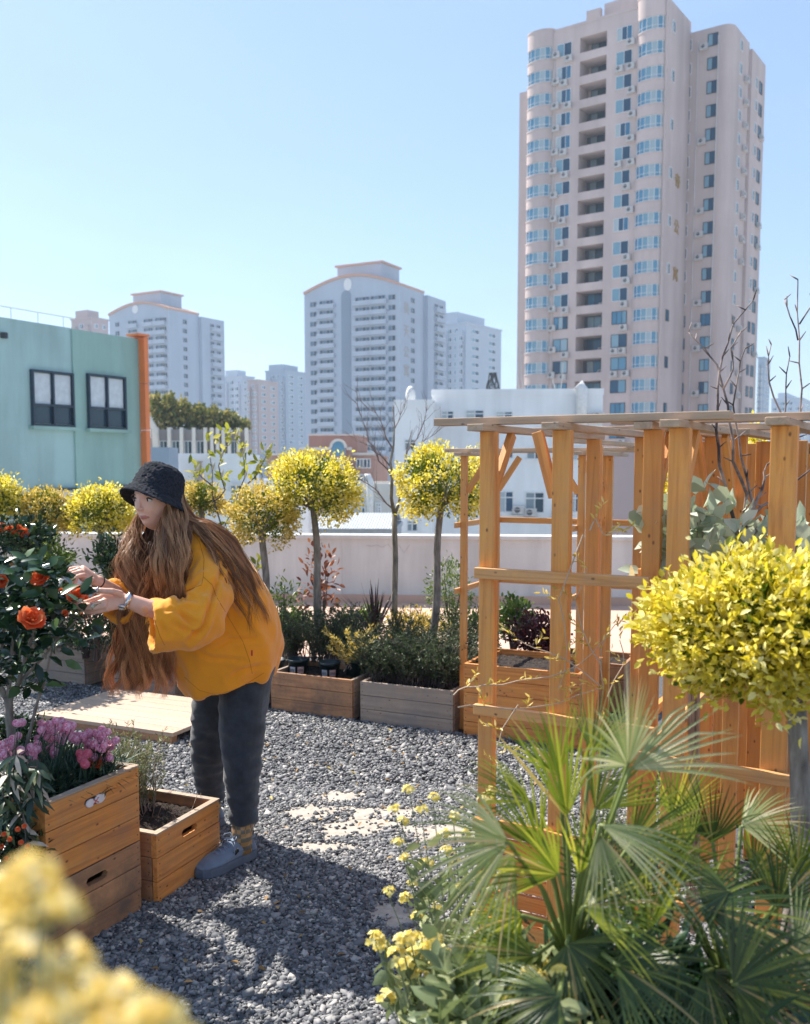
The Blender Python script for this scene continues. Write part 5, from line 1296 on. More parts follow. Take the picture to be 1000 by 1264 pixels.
# yellow mustard flowers
def mustard(label, spots, Y, base, rcl, nf, pet=.007, stemr=.002, seed=0, lv=0, jit=0.1, mat=None):
    root = thing('mustard_plant', label, 'flowering plant', tuple(base), 'yellow mustard plants in bloom'); rr = np.random.default_rng(seed); b = MB(); P_ = []; A_ = []; U_ = []
    base = V3(base); stemtops = []
    for (x, y) in spots:
        c = P(x, y, Y + rr.uniform(-jit, jit)); m = base.lerp(c, .55) + V3((0, 0, .03)); b.tube([base, m, c - V3((0, 0, .01))], [stemr * 1.4, stemr, stemr * .6], 5); stemtops.append((m, c))
        for k in range(nf):
            d = V3(rr.normal(size=3)); d.normalize(); d.z = abs(d.z) * .9 - .1; q = c + d * rcl * rr.uniform(.5, 1.0); b.tube([c - V3((0, 0, .008)), q], stemr * .3, 3)
            n_ = (d + V3((0, -.3, .5))).normalized(); t1 = n_.orthogonal().normalized(); t2 = n_.cross(t1); a0 = rr.uniform(0, 6.3)
            for j in range(4):
                a = a0 + j * pi / 2; P_.append(tuple(q)); A_.append(tuple(t1 * cos(a) + t2 * sin(a) + n_ * .35)); U_.append(tuple(n_))
    v, f = leaves(np.array(P_), np.array(A_), np.array(U_), pet, pet * .85, .15, .15); plant_mesh('blossom', [(v, f, 0)], [mat or M_yel], root)
    b.build('stem', M_greystem, root)
    if lv:
        P_ = []; A_ = []
        for m, c in stemtops:
            for k in range(lv):
                t = rr.uniform(-.6, .75); q = m.lerp(c, t) if t > 0 else m.lerp(base, -t); P_.append(tuple(q)); A_.append(tuple(V3(rr.normal(size=3)) + V3((0, 0, .3))))
        v, f = leaves(np.array(P_), np.array(A_), rv(len(P_)), rr.uniform(.03, .065, len(P_)), rr.uniform(.012, .026, len(P_)), .3, .3); plant_mesh('foliage', [(v, f, 0)], [M_greyleaf], root)
    return root
M_greystem = plain('grey_green_stem', (.17, .22, .12), .6); M_greyleaf = leafmat('grey_green_leaf', [(0, (.10, .14, .06)), (.6, (.22, .27, .13)), (1, (.42, .45, .22))], .3, .45)
M_cream = leafmat('cream_yellow_petal', [(0, (.78, .52, .07)), (.5, (.88, .68, .18)), (1, (.94, .86, .55))], .5, .5, (1, .9, .45))
mustard('yellow mustard stems in sharp view rising over the gravel left of the fan palm', [(464, 1160), (497, 1162), (512, 1180), (530, 1172), (541, 1188), (502, 1190), (520, 1205), (478, 1232), (500, 1210), (508, 1158), (522, 1162), (535, 1160), (512, 1195), (490, 1178), (545, 1175), (470, 1168)], 1.75, (0.06, 1.75, .2), .018, 16, .0085, .0022, 1, 14)
mustard('airy pale mustard stems standing behind, over the bare patch of screed', [(496, 1015), (492, 1040), (548, 1030), (560, 1062), (508, 1092), (500, 1110), (600, 985), (560, 1010), (606, 978), (525, 1065)], 2.15, (0.16, 2.15, .05), .018, 10, .008, .002, 2, 12)
mustard('low mustard flowers in front of the fan palm', [(652, 1200), (668, 1208), (690, 1200), (640, 1150), (700, 1222), (628, 1240), (668, 1190), (785, 1205)], 1.45, (.22, 1.4, .3), .013, 10, .0075, .002, 3, 14)
near0 = [(12, 1075), (30, 1090), (48, 1060), (20, 1110), (5, 1130), (40, 1120), (62, 1100), (0, 1060), (30, 1160), (55, 1150), (85, 1165), (0, 1180), (20, 1200), (70, 1195), (105, 1200), (120, 1225), (150, 1210), (175, 1215), (200, 1225), (190, 1245), (140, 1250), (100, 1245), (60, 1235), (25, 1245), (0, 1230), (165, 1260), (215, 1262), (80, 1270), (120, 1280), (30, 1280), (60, 1215), (10, 1155)]
near = [(x - 6, y + 28) for x, y in near0[::2] + near0[1:24:5]]
mustard('blurred cream yellow blossoms close to the lens at the lower left', near, .32, (-.13, .30, 1.0), .0095, 9, .0062, .0010, 4, 0, .03, M_cream)

mustard('tall thin mustard stems crossing the gravel left of the fan palm', [(520, 1000), (535, 985), (500, 1060), (488, 1000), (552, 1050), (570, 1095), (515, 1130), (540, 1120), (480, 1100), (590, 1130), (506, 975), (575, 1030)], 1.95, (.12, 1.95, .1), .014, 8, .0075, .0016, 11, 8)
# ---------------------------------------------------------------- fan palms
def fan(hub, mid, nrm_, n, spread, L, mat, droop, crown, seed, split=.30):
    rr = np.random.default_rng(seed); mid = V3(mid).normalized(); nn = V3(nrm_); nn = (nn - mid * nn.dot(mid)).normalized(); sd = nn.cross(mid)
    an = np.linspace(-spread / 2, spread / 2, n) + rr.normal(0, .012, n); S = 9; t = np.linspace(0, 1, S)
    l = L * (.80 + .2 * np.cos(an * .9)) * rr.uniform(.92, 1.06, n)
    md, sdv, nv = np.array(mid), np.array(sd), np.array(nn)
    d = np.cos(an)[:, None] * md + np.sin(an)[:, None] * sdv
    path = np.array(hub)[None, None] + d[:, None] * (l[:, None] * t)[..., None]
    path += nv * (-.10 * L * (1 - np.cos(an * 1.0)))[:, None, None] * t[None, :, None]      # shallow cup
    dr = droop * rr.uniform(.5, 1.5, n); path[..., 2] -= (dr * l)[:, None] * (t ** 2.6)[None]
    kink = (rr.random(n) < .25) * rr.uniform(.1, .35, n); path[..., 2] -= (kink * l)[:, None] * np.clip(t - .62, 0, 1)[None] * 1.5
    side = nrm(-np.sin(an)[:, None] * md + np.cos(an)[:, None] * sdv); dan = spread / n
    wmax = L * split * tan(dan / 2) * 1.02
    prof = np.array([.03, .45, .85, 1.0, .95, .8, .58, .32, .03]); w_ = wmax * prof[None] * np.ones((n, 1))
    v, f = vstrips(path, w_, side, np.broadcast_to(nv, (n, 3)).copy(), .55)
    # petiole
    cr = V3(crown); h = V3(hub); pts = [cr, cr.lerp(h, .5) + V3((0, 0, .03)), h, h + mid * L * .04]
    pv_, pf = tubes(np.array([[tuple(p) for p in pts]]), np.array([[.006, .004, .0035, .002]]), 5)
    return (v, f, 0), (pv_, pf, 1)
def fan_palm(label, crown, fronds, base_z, trunk_r=.03, lbl2=''):
    crown = V3(crown); root = thing('fan_palm', label, 'palm', (crown.x, crown.y, base_z), 'fan palms in the lower right corner')
    b = MB(); b.tube([V3((crown.x, crown.y, base_z)), crown - V3((0, 0, .03)), crown + V3((0, 0, .04))], [trunk_r, trunk_r * .9, trunk_r * .4], 9)
    for k in range(60):
        a = k * 2.4; z = base_z + (crown.z - base_z) * k / 60; q = V3((crown.x + cos(a) * trunk_r * .8, crown.y + sin(a) * trunk_r * .8, z)); b.tube([q, q + V3((cos(a) * .02, sin(a) * .02, .05))], [.006, .001], 4)
    b.build('trunk', M_fibre, root)
    for i, (x, y, Y, ang, tow, L, spr, mat, droop) in enumerate(fronds):
        hub = P(x, y, Y); a = R(ang); mid = V3((cos(a), tow, sin(a))); n_ = V3((.75 * sin(i * 2.1 + 1), -.75, .75 + .6 * cos(i * 1.7)))
        parts = fan(hub, mid, n_, max(9, int(R(spr) / .088)), R(spr), L, mat, droop, crown, 50 + i)
        plant_mesh('frond', list(parts), [mat, M_petiole], root)
    return root
M_fibre = plain('palm_fibre', (.10, .065, .04), .9, scale=40); M_petiole = plain('petiole', (.16, .2, .05), .5)
g_, d_, s_ = M_palm, M_palmd, M_palms
fan_palm('fan palm with silvery spread leaves and bright upright leaves in front of the pergola', P(705, 1190, 1.52), [
    (775, 945, 1.42, 95, -.05, .165, 150, s_, .12), (778, 950, 1.40, 32, -.1, .175, 55, s_, .12),
    (628, 1040, 1.40, 178, -.15, .165, 120, s_, .22), (636, 1052, 1.42, 235, -.1, .15, 70, s_, .30),
    (700, 1010, 1.50, 97, .0, .20, 60, g_, .02), (668, 1050, 1.52, 120, .05, .17, 70, g_, .05), (715, 1080, 1.45, 75, -.1, .15, 80, g_, .05),
    (742, 1018, 1.36, -22, -.2, .165, 55, s_, .18), (740, 1030, 1.38, -75, -.2, .13, 60, s_, .2),
    (645, 1130, 1.48, 200, -.1, .12, 130, g_, .15), (700, 1165, 1.40, -60, -.3, .17, 150, d_, .15), (775, 1110, 1.5, 60, .1, .16, 150, d_, .10),
    (605, 1190, 1.62, 140, .1, .12, 140, s_, .15), (690, 960, 1.55, 110, .1, .14, 80, g_, .04), (730, 930, 1.6, 70, .1, .13, 100, g_, .06), (655, 990, 1.58, 150, .0, .14, 90, g_, .12), (735, 1000, 1.5, 60, -.1, .15, 90, g_, .05), (690, 1080, 1.42, 150, -.2, .15, 110, g_, .12), (720, 1120, 1.40, 20, -.2, .16, 120, g_, .12), (660, 1180, 1.45, 170, -.1, .15, 120, g_, .15), (780, 1040, 1.5, 30, .0, .15, 110, g_, .1), (800, 1150, 1.42, 80, -.1, .15, 110, g_, .08), (760, 1190, 1.36, -10, -.3, .17, 140, d_, .2), (690, 1230, 1.3, 200, -.2, .14, 150, d_, .2), (740, 1090, 1.56, 100, .1, .17, 120, d_, .05)], .3)
fan_palm('darker fan palm filling the lower right corner under the golden ball tree', P(900, 1230, 1.60), [
    (865, 1120, 1.48, 5, -.15, .20, 150, d_, .18), (850, 1060, 1.6, 120, 0, .14, 110, g_, .08), (930, 1080, 1.6, 45, 0, .14, 120, g_, .1), (820, 1080, 1.55, 40, 0, .14, 100, g_, .1), (900, 1100, 1.5, 160, -.1, .14, 110, d_, .12), (985, 1080, 1.55, 90, 0, .13, 110, g_, .1), (830, 1010, 1.72, 65, .1, .15, 120, g_, .06), (915, 1020, 1.62, 15, .0, .13, 120, s_, .12), (880, 1040, 1.66, 100, .0, .14, 110, d_, .08),
    (905, 1215, 1.36, 10, -.2, .19, 170, d_, .22), (960, 1120, 1.52, 75, 0, .15, 150, d_, .12), (840, 1180, 1.42, 215, -.2, .17, 130, d_, .2), (870, 1200, 1.38, -70, -.2, .16, 140, d_, .2),
    (950, 1230, 1.5, 60, -.1, .2, 160, d_, .15), (810, 1090, 1.6, 150, 0, .15, 130, d_, .08), (900, 1150, 1.42, -20, -.2, .2, 110, d_, .25), (980, 1180, 1.45, 20, -.1, .16, 140, s_, .15)], .3)
shrub('low_herb', 'grey green leafy growth under the fan palm at the bottom edge', 'herb', 620, 1262, 1.5, 70, 40, M_greyleaf, 60, 14, .05, .024, .25)
shrub('low_herb', 'dark green undergrowth between the two fan palms', 'herb', 790, 1262, 1.55, 120, 50, M_dkleaf, 120, 16, .06, .016, .2)
PBX = crate('wooden_crate', 'orange timber planter glimpsed at the bottom right corner', 'crate', V3((.52, 1.42, .20)), math.atan2(.1, 1), .50, .36, .27, (M_wx, M_wx), slot=False)
for z0 in ():
    pass
cr_ = MB(); cr_.cbox((.5, 1.38, 0), (1.04, 1.82, .198)); tag(cr_.build('support_plinth', M_conc), 'plain concrete plinth carrying the corner planter', 'plinth')
cr_ = MB(); cr_.cbox((-.1, 1.2, 0), (.46, 1.75, .3)); tag(cr_.build('concrete_planter', M_conc), 'low concrete planter under the fan palm', 'planter')

# a scatter of fallen leaves and petals on the gravel
n_ = 170; xs = RNG.uniform(-1.6, .9, n_); ys = RNG.uniform(2.4, 5.3, n_); k_ = (xs * GV.x + ys * GV.y < PB0.dot(GV) - .05); xs, ys = xs[k_], ys[k_]
v, f = leaves(np.stack([xs, ys, RNG.uniform(.018, .026, len(xs))], 1), np.stack([RNG.normal(size=len(xs)), RNG.normal(size=len(xs)), RNG.normal(size=len(xs)) * .15], 1), np.array([0, 0, 1.]) + .3 * rv(len(xs)), RNG.uniform(.012, .04, len(xs)), .012, .3, .3)
tag(link('fallen_leaves', np_mesh('fallen_leaves', v, f), leafmat('dry_leaf', [(0, (.12, .06, .02)), (.5, (.35, .2, .06)), (.8, (.6, .45, .12)), (1, (.5, .25, .15))], .2, .7)), 'scattered dry leaves and petals lying on the gravel', 'leaves', kind='stuff')
# ================================================================== THE PERSON
def solid(b, voxel, smooth=4, fac=.5, disp=None):
    tmp = bpy.data.objects.new('tmp', b.mesh('tmp')); COL.objects.link(tmp)
    r = tmp.modifiers.new('r', 'REMESH'); r.mode = 'VOXEL'; r.voxel_size = voxel; r.use_smooth_shade = True
    s = tmp.modifiers.new('s', 'SMOOTH'); s.factor = fac; s.iterations = smooth
    bpy.context.view_layer.update()
    me = bpy.data.meshes.new_from_object(tmp.evaluated_get(bpy.context.evaluated_depsgraph_get())); bpy.data.objects.remove(tmp)
    if disp:
        n = len(me.vertices); co = np.empty(n * 3, np.float32); me.vertices.foreach_get('co', co); co = co.reshape(-1, 3)
        no = np.empty(n * 3, np.float32); me.vertex_normals.foreach_get('vector', no); no = no.reshape(-1, 3)
        co = disp(co.astype(float), no.astype(float)); me.vertices.foreach_set('co', co.astype(np.float32).ravel()); me.update()
    me.polygons.foreach_set('use_smooth', np.ones(len(me.polygons), bool)); return me
def spine(b, pts, n=16, round_=True):
    """limb through (px, py, Y, r) stations with rounded ends"""
    q = [(P(p[0], p[1], p[2]), p[3]) for p in pts]
    b.tube([a for a, _ in q], [r for _, r in q], n)
    if round_:
        for a, r in (q[0], q[-1]): ball(b, a, (r, r, r))
def ball(b, c, r, M=None, n=12):
    rings = []
    for i in range(1, n):
        ph = pi * i / n; rings.append([V3(c) + ((M or Matrix.Identity(3)) @ V3((r[0] * sin(ph) * cos(t), r[1] * sin(ph) * sin(t), r[2] * cos(ph)))) for t in np.linspace(0, 2 * pi, 2 * n + 1)[:-1]])
    b.loft(rings)
def fbm(co, sc_, seed=0):
    return np.array([noise.noise(V3((p[0] * sc_ + seed, p[1] * sc_, p[2] * sc_))) for p in co])

M_skin = N('skin'); M_skin.set(Roughness=.45, Subsurface_Weight=.2, Subsurface_Scale=.01); M_skin.b.inputs['Subsurface Radius'].default_value = (1, .35, .2)
M_skin.base(M_skin.ramp(M_skin.noise(M_skin.coord(), 30, 4), [(.3, (.66, .37, .27)), (.7, (.76, .46, .35))])); M_skin = M_skin.m
M_lip = plain('lips', (.46, .19, .16), .4); M_hairm = N('long_hair'); M_hairm.set(Roughness=.38)
_at = M_hairm.n('ShaderNodeAttribute'); _at.attribute_name = 'tone'
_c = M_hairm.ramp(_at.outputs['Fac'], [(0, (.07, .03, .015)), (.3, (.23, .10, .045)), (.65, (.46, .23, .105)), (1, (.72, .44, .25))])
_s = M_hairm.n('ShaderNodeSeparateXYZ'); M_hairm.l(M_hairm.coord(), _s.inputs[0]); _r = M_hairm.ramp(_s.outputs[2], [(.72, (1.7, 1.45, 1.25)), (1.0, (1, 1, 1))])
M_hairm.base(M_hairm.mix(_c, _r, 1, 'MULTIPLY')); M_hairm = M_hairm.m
def fabric(name, c, var=.12, sc1=9, weave=900, bumpd=.0006, rough=.9, sheen=.3):
    m = N(name); m.set(Roughness=rough, Sheen_Weight=sheen); co = m.coord()
    m.base(m.ramp(m.noise(co, sc1, 6, .65), [(.3, tuple(x * (1 - var) for x in c)), (.7, tuple(x * (1 + var) for x in c))])); m.bump(m.noise(co, weave, 2), .6, bumpd); return m.m
M_knit = fabric('mustard_fleece', (.86, .32, .010), .06)
M_denim = fabric('washed_black_denim', (.026, .034, .048), .45, 22, 1200, .0008)
M_hat = N('curly_black_fleece'); M_hat.set(Roughness=1, Sheen_Weight=.0); co = M_hat.coord(); M_hat.base(M_hat.ramp(M_hat.noise(co, 160, 4), [(.35, (.004, .006, .012)), (.75, (.035, .042, .06))])); M_hat.bump(M_hat.noise(co, 190, 4, .7, .8), 1, .006); M_hat = M_hat.m
M_plaid = N('plaid_sock'); co = M_plaid.coord((1, 1, 1)); M_plaid.set(Roughness=.9)
_w = M_plaid.n('ShaderNodeTexChecker'); _w.inputs['Scale'].default_value = 62; M_plaid.l(co, _w.inputs[0]); _w.inputs[1].default_value = (.42, .24, .09, 1); _w.inputs[2].default_value = (.16, .15, .11, 1)
_n = M_plaid.ramp(M_plaid.noise(co, 40, 0), [(.45, (1, 1, 1)), (.55, (1.25, 1.3, 1.6))]); M_plaid.base(M_plaid.mix(_w.outputs[0], _n, 1, 'MULTIPLY')); M_plaid = M_plaid.m
M_shoe = fabric('blue_grey_suede', (.15, .20, .28), .2, 12, 500, .0006); M_sole = plain('rubber_sole', (.10, .13, .18), .6, scale=30); M_lace = plain('shoe_lace', (.2, .26, .36), .8)
M_steel = plain('watch_steel', (.6, .6, .62), .22, 1.0); M_black = plain('black_cord', (.01, .01, .012), .5)

M_seam = plain('seam_thread', (.5, .17, .008), .9)
FW = V3((-.76, -.65, 0)).normalized(); LT = V3((.65, -.76, 0)).normalized()     # facing, and her left
P0 = P
def P(px, py, Y): return P0(px, py, Y - .05)
def person():
    root = thing('person', 'person with very long brown hair, black bucket hat and orange top bending over the camellia', 'person', (-.66, 3.62, 0))
    # ---------------- body: one continuous surface
    b = MB()
    hc = P(194, 616, 3.44); hf = V3((-.44, -.90, -.05)).normalized(); hs = V3((.90, -.44, 0)).normalized(); hu = hs.cross(hf) * -1
    if hu.z < 0: hu = -hu
    HM = Matrix((hs, hf, hu)).transposed()
    def head_pt(ph, th):
        # th = 0 looks forward
        x, y, z = sin(ph) * sin(th), sin(ph) * cos(th), cos(ph)
        wd, dp, ht = .067, .090, .112
        if z < 0: wd *= 1 - .36 * (-z) ** 1.5; 
        X, Y_, Z = x * wd, y * dp, z * ht
        if z < 0 and y < 0: Y_ *= 1 - .3 * (-z); Z *= 1 - .35 * (-y) * (-z)
        if y > 0:
            Y_ += .012 * math.exp(-((z + .78) / .22) ** 2) * math.exp(-(x / .45) ** 2)         # chin
            Y_ -= .006 * math.exp(-((z - .02) / .14) ** 2) * math.exp(-((abs(x) - .42) / .17) ** 2)  # eye sockets
            Y_ += .005 * math.exp(-((z - .22) / .10) ** 2) * math.exp(-(x / .6) ** 2)           # brow
            Y_ += .004 * math.exp(-((z + .22) / .2) ** 2) * math.exp(-((abs(x) - .5) / .2) ** 2)   # cheek
            Y_ += .0065 * math.exp(-((z + .50) / .075) ** 2) * math.exp(-(x / .24) ** 2)        # mouth
            Y_ -= .003 * math.exp(-((z + .62) / .05) ** 2) * math.exp(-(x / .3) ** 2)
        return V3((X, Y_, Z))
    n1, n2 = 44, 64
    b.loft([[hc + HM @ head_pt(pi * i / n1, 2 * pi * j / n2) for j in range(n2)] for i in range(1, n1)])
    # nose
    nz_ = [(0, .085, .016, .005), (0, .090, .0, .006), (0, .0955, -.014, .0072), (0, .0995, -.024, .0078), (0, .094, -.031, .0075)]
    b.tube([hc + HM @ V3(p[:3]) for p in nz_], [p[3] for p in nz_], 10); 
    for s in (-1, 1): ball(b, hc + HM @ V3((s * .009, .091, -.028)), (.006, .007, .0052), None, 6); ball(b, hc + HM @ V3((s * .072, -.008, -.012)), (.009, .015, .028), None, 8)
    spine(b, [(207, 640, 3.47, .052), (214, 656, 3.50, .050), (222, 670, 3.52, .058)])                     # neck
    spine(b, [(176, 688, 3.70, .05), (200, 676, 3.60, .062), (230, 678, 3.50, .062), (250, 692, 3.44, .055)])   # shoulders
    spine(b, [(222, 672, 3.53, .08), (248, 705, 3.55, .12), (270, 740, 3.60, .115), (290, 775, 3.65, .12), (296, 800, 3.66, .13)])
    spine(b, [(250, 692, 3.44, .05), (258, 730, 3.33, .042), (252, 757, 3.27, .038), (215, 757, 3.23, .036), (180, 750, 3.195, .030), (160, 742, 3.175, .0245)])
    spine(b, [(176, 688, 3.70, .05), (168, 725, 3.56, .042), (162, 745, 3.48, .038), (146, 735, 3.40, .032), (130, 724, 3.33, .025), (121, 718, 3.30, .022)])
    spine(b, [(303, 800, 3.60, .09), (302, 850, 3.57, .078), (300, 925, 3.54, .054), (300, 975, 3.53, .045), (299, 1020, 3.52, .034), (298, 1048, 3.52, .032)])
    spine(b, [(278, 800, 3.76, .09), (270, 850, 3.79, .078), (262, 920, 3.83, .050), (261, 960, 3.85, .034), (261, 1005, 3.87, .030), (260, 1025, 3.86, .032)])
    # hands ------------------------------------------------
    def slab(c0, c1, acr, thick, w0, w1):
        a, c = P(*c0), P(*c1); d = (c - a).normalized(); acr = V3(acr); acr = (acr - d * acr.dot(d)).normalized(); nn = d.cross(acr); rings = []
        for t, k in ((-.12, .5), (0, .85), (.3, 1), (.7, 1), (1, .9), (1.08, .5)):
            w = (w0 + (w1 - w0) * max(0, min(1, t))) * (1 if .0 <= t <= 1 else .8); q = a + (c - a) * t
            rings.append([q + acr * w / 2 * cos(u) + nn * thick / 2 * k * sin(u) for u in np.linspace(0, 2 * pi, 15)[:-1]])
        b.loft(rings)
    # near hand, thumb uppermost, cupped under the flower
    slab((154, 740.5, 3.17), (128, 743, 3.13), (0, .5, 1), .030, .050, .074)
    F_ = lambda pts, r0, r1: spine(b, [(x, y, Y, r0 + (r1 - r0) * i / (len(pts) - 1)) for i, (x, y, Y) in enumerate(pts)], 10)
    F_([(148, 733, 3.15), (138, 730, 3.12), (124, 729, 3.11), (114, 728, 3.12), (107, 729, 3.13)], .0125, .0075)
    F_([(130, 736, 3.14), (118, 739, 3.13), (107, 743, 3.14), (98, 744, 3.15)], .0098, .0068)
    F_([(129, 742, 3.12), (116, 746, 3.11), (103, 748, 3.13), (93, 746, 3.15)], .0098, .0068)
    F_([(129, 748, 3.115), (117, 751, 3.11), (106, 751, 3.12), (97, 750, 3.14)], .0094, .0064)
    F_([(132, 752, 3.12), (122, 755, 3.12), (113, 756, 3.125), (106, 755, 3.14)], .0085, .0058)
    # far hand, pinching the bloom from above
    slab((119, 717, 3.29), (101, 707, 3.25), (-.25, .6, .8), .030, .048, .070)
    F_([(103, 710, 3.235), (95, 712, 3.21), (92, 720, 3.20), (93, 728, 3.20)], .0092, .0066)
    F_([(100, 706, 3.24), (90, 708, 3.22), (88, 718, 3.21), (90, 728, 3.21)], .0094, .0066)
    F_([(97, 703, 3.25), (87, 706, 3.24), (84, 716, 3.23), (86, 725, 3.225)], .009, .0062)
    F_([(97, 701, 3.27), (87, 702, 3.26), (82, 710, 3.25), (82, 718, 3.24)], .008, .0056)
    F_([(113, 716, 3.25), (106, 720, 3.215), (100, 724, 3.20), (96, 729, 3.20)], .0115, .0070)
    me = solid(b, .0027, 3, .45)
    for m in (M_skin, M_lip): me.materials.append(m)
    # lips by position on the head
    n = len(me.polygons); cen = np.empty(n * 3, np.float32); me.polygons.foreach_get('center', cen); cen = cen.reshape(-1, 3) - np.array(hc); loc = cen @ np.array(HM)
    lip = (np.abs(loc[:, 0]) < .025) & (loc[:, 1] > .07) & (np.abs(loc[:, 2] + .0575 + .0000) < .0068 * (1 - (np.abs(loc[:, 0]) / .024) ** 2) + .001)
    mi = np.zeros(n, np.int32); mi[lip] = 1; me.polygons.foreach_set('material_index', mi)
    link('body', me, None, root)
    # eyes and brows
    M_eye = plain('eye_white', (.6, .58, .56), .2, var=.02); M_iris = plain('brown_iris', (.05, .03, .02), .1); M_brow = plain('eyebrow', (.10, .055, .035), .9); M_lid = plain('eye_line', (.08, .035, .03), .6)
    for s in (-1, 1):
        e = hc + HM @ V3((s * .029, .0685, .004)); ey = MB(); ball(ey, e, (.0125, .0130, .0088), HM.copy(), 10); eo = ey.build('eye', M_eye, root, True)
        look = (HM @ V3((-.35, 1, -.05))).normalized(); k = MB(); t1 = look.orthogonal().normalized(); t2 = look.cross(t1); k.loft([[e + look * (.0122 + h) + (t1 * cos(a) + t2 * sin(a)) * r_ for a in np.linspace(0, 2 * pi, 13)[:-1]] for h, r_ in ((-.004, .0055), (.0008, .0054), (.0012, .002))]); k.build('iris', M_iris, eo, True)
        l = MB(); l.tube([hc + HM @ V3((s * (.030 + dx), .0815 - abs(dx) * .22 - .004 * (dx > .01), .004 + .0068 - 38 * dx * dx)) for dx in (-.014, -.008, 0, .008, .014)], [.0014, .0026, .003, .0026, .0014], 6); l.build('upper_lid', M_lid, root, True)
        l = MB(); l.tube([hc + HM @ V3((s * (.031 + dx), .0850 - abs(dx) * .35, .0205 - 30 * dx * dx + .002)) for dx in (-.018, -.009, 0, .009, .017)], [.0015, .0028, .003, .0025, .001], 6); l.build('eyebrow', M_brow, root, True)
    # ---------------- orange top
    t = MB()
    def sect(c, half, dep, right):
        """ring about P(c) with half width along the px direction right, depth along Y"""
        q = P(c[0], c[1], c[2]); r = V3((right[0], 0, -right[1])).normalized(); dpt = V3((0, 1, 0)); out = []
        for u in np.linspace(0, 2 * pi, 41)[:-1]:
            cu, su = cos(u), sin(u); e = .86
            out.append(q + r * half * (abs(cu) ** e) * (1 if cu > 0 else -1) + dpt * dep * (abs(su) ** e) * (1 if su > 0 else -1))
        return out
    s_ = lambda px: px / 330.0
    secs = [((221, 655, 3.52), 16, .075, (.8, -.35)), ((226, 664, 3.52), 30, .11, (.85, -.4)), ((237, 678, 3.53), 43, .15, (.9, -.42)), ((249, 702, 3.545), 53, .175, (.92, -.4)), ((261, 728, 3.56), 62, .185, (.93, -.36)),
            ((271, 757, 3.58), 68, .20, (.95, -.30)), ((278, 785, 3.60), 70, .205, (.96, -.26)), ((283, 810, 3.61), 68, .205, (.97, -.22)), ((284, 830, 3.615), 62, .195, (.975, -.2)), ((284, 842, 3.615), 56, .185, (.98, -.19))]
    rings = [sect(c, s_(h), d, r) for c, h, d, r in secs]
    c, h, d, r = secs[-1]; rings += [sect((284, 843, 3.615), s_(52), .172, r), sect((284, 836, 3.615), s_(48), .16, r), sect((281, 805, 3.61), s_(45), .15, r)]
    t.loft(rings)
    def sleeve(pts, end):
        q = [(P(p[0], p[1], p[2]), p[3]) for p in pts]; ps = [a for a, _ in q]; rs = [r for _, r in q]
        d = (ps[-1] - ps[-2]).normalized(); ps += [ps[-1] - d * .002, ps[-1] - d * .03, ps[-1] - d * end]; rs += [rs[-1] * .88, rs[-1] * .84, rs[-1] * .7]
        # rings built about fixed frames so the returning inner wall stays clean
        rings = []; ref = None; m = len(q)
        for i, p in enumerate(ps):
            if i < m: tt = (ps[min(i + 1, m - 1)] - ps[max(i - 1, 0)]).normalized()
            ref = (tt.orthogonal() if ref is None else ref); ref = (ref - tt * ref.dot(tt)).normalized(); bb = tt.cross(ref)
            rings.append([p + (ref * cos(u) + bb * sin(u)) * rs[i] for u in np.linspace(0, 2 * pi, 29)[:-1]])
        t.loft(rings); ball(t, ps[0], (rs[0],) * 3)
    sleeve([(247, 694, 3.455, .082), (256, 718, 3.39, .085), (260, 742, 3.33, .086), (252, 762, 3.28, .086), (234, 769, 3.25, .085), (212, 772, 3.225, .088), (187, 773, 3.20, .086)], .10)
    sleeve([(178, 692, 3.69, .075), (172, 712, 3.62, .08), (165, 730, 3.54, .08), (155, 739, 3.47, .078), (143, 744, 3.41, .074)], .08)
    spine(t, [(206, 690, 3.60, .078), (184, 694, 3.67, .075)])
    DR = [(P(232, 792, 3.30), .0), ]
    def folds(co, no):
        # px-space like coordinates (x right, z down the body) for folds that radiate from the underarm
        a = P(236, 742, 3.36); rel = co - np.array(a); ang = np.arctan2(rel[:, 2], rel[:, 0]); rad = np.sqrt((rel ** 2).sum(1))
        f1 = fbm(co * np.array([1.0, 1.0, .45]), 9, 1) * .017 + fbm(co * np.array([1, 1, .6]), 21, 5) * .009
        f2 = np.sin(ang * 9 + fbm(co, 8, 3) * 3) * .004 * np.exp(-((rad - .11) / .10) ** 2)
        f3 = fbm(co * np.array([.35, 1, 1.6]), 16, 8) * .007 * np.exp(-((co[:, 2] - .96) / .13) ** 2) * (co[:, 0] < -.72)
        an2 = np.arctan2(co[:, 1] - 3.56, co[:, 0] + .66); f4 = np.sin(an2 * 8 + fbm(co, 5, 9) * 4) * .0045 * np.clip((.98 - co[:, 2]) * 4, 0, 1) * (co[:, 0] > -.84)
        f5 = np.zeros(len(co))
        cr = [([(250, 716), (236, 730), (216, 748)], .011), ([(213, 733), (228, 741), (248, 742)], .009), ([(226, 712), (219, 724), (214, 738)], .009), ([(266, 722), (259, 750), (250, 775), (234, 790)], .014), ([(205, 752), (222, 756), (240, 770)], .008), ([(214, 770), (230, 778), (246, 782)], .007),
              ([(262, 800), (285, 790), (318, 788)], .006), ([(275, 700), (268, 720), (266, 740)], .008), ([(240, 800), (262, 812), (300, 816)], .006), ([(282, 840), (300, 828), (325, 822)], .006), ([(195, 760), (205, 785)], .006), ([(243, 690), (236, 705), (232, 718)], .007)]
        pj = co - np.array([0, 0, EYE]); tt = pj[:, 1] * CP - pj[:, 2] * SP; X_ = 500 + F * pj[:, 0] / tt; Y_ = CYP - F * (pj[:, 2] * CP + pj[:, 1] * SP) / tt; near_ = (no * -nrm(pj)).sum(1) > .1
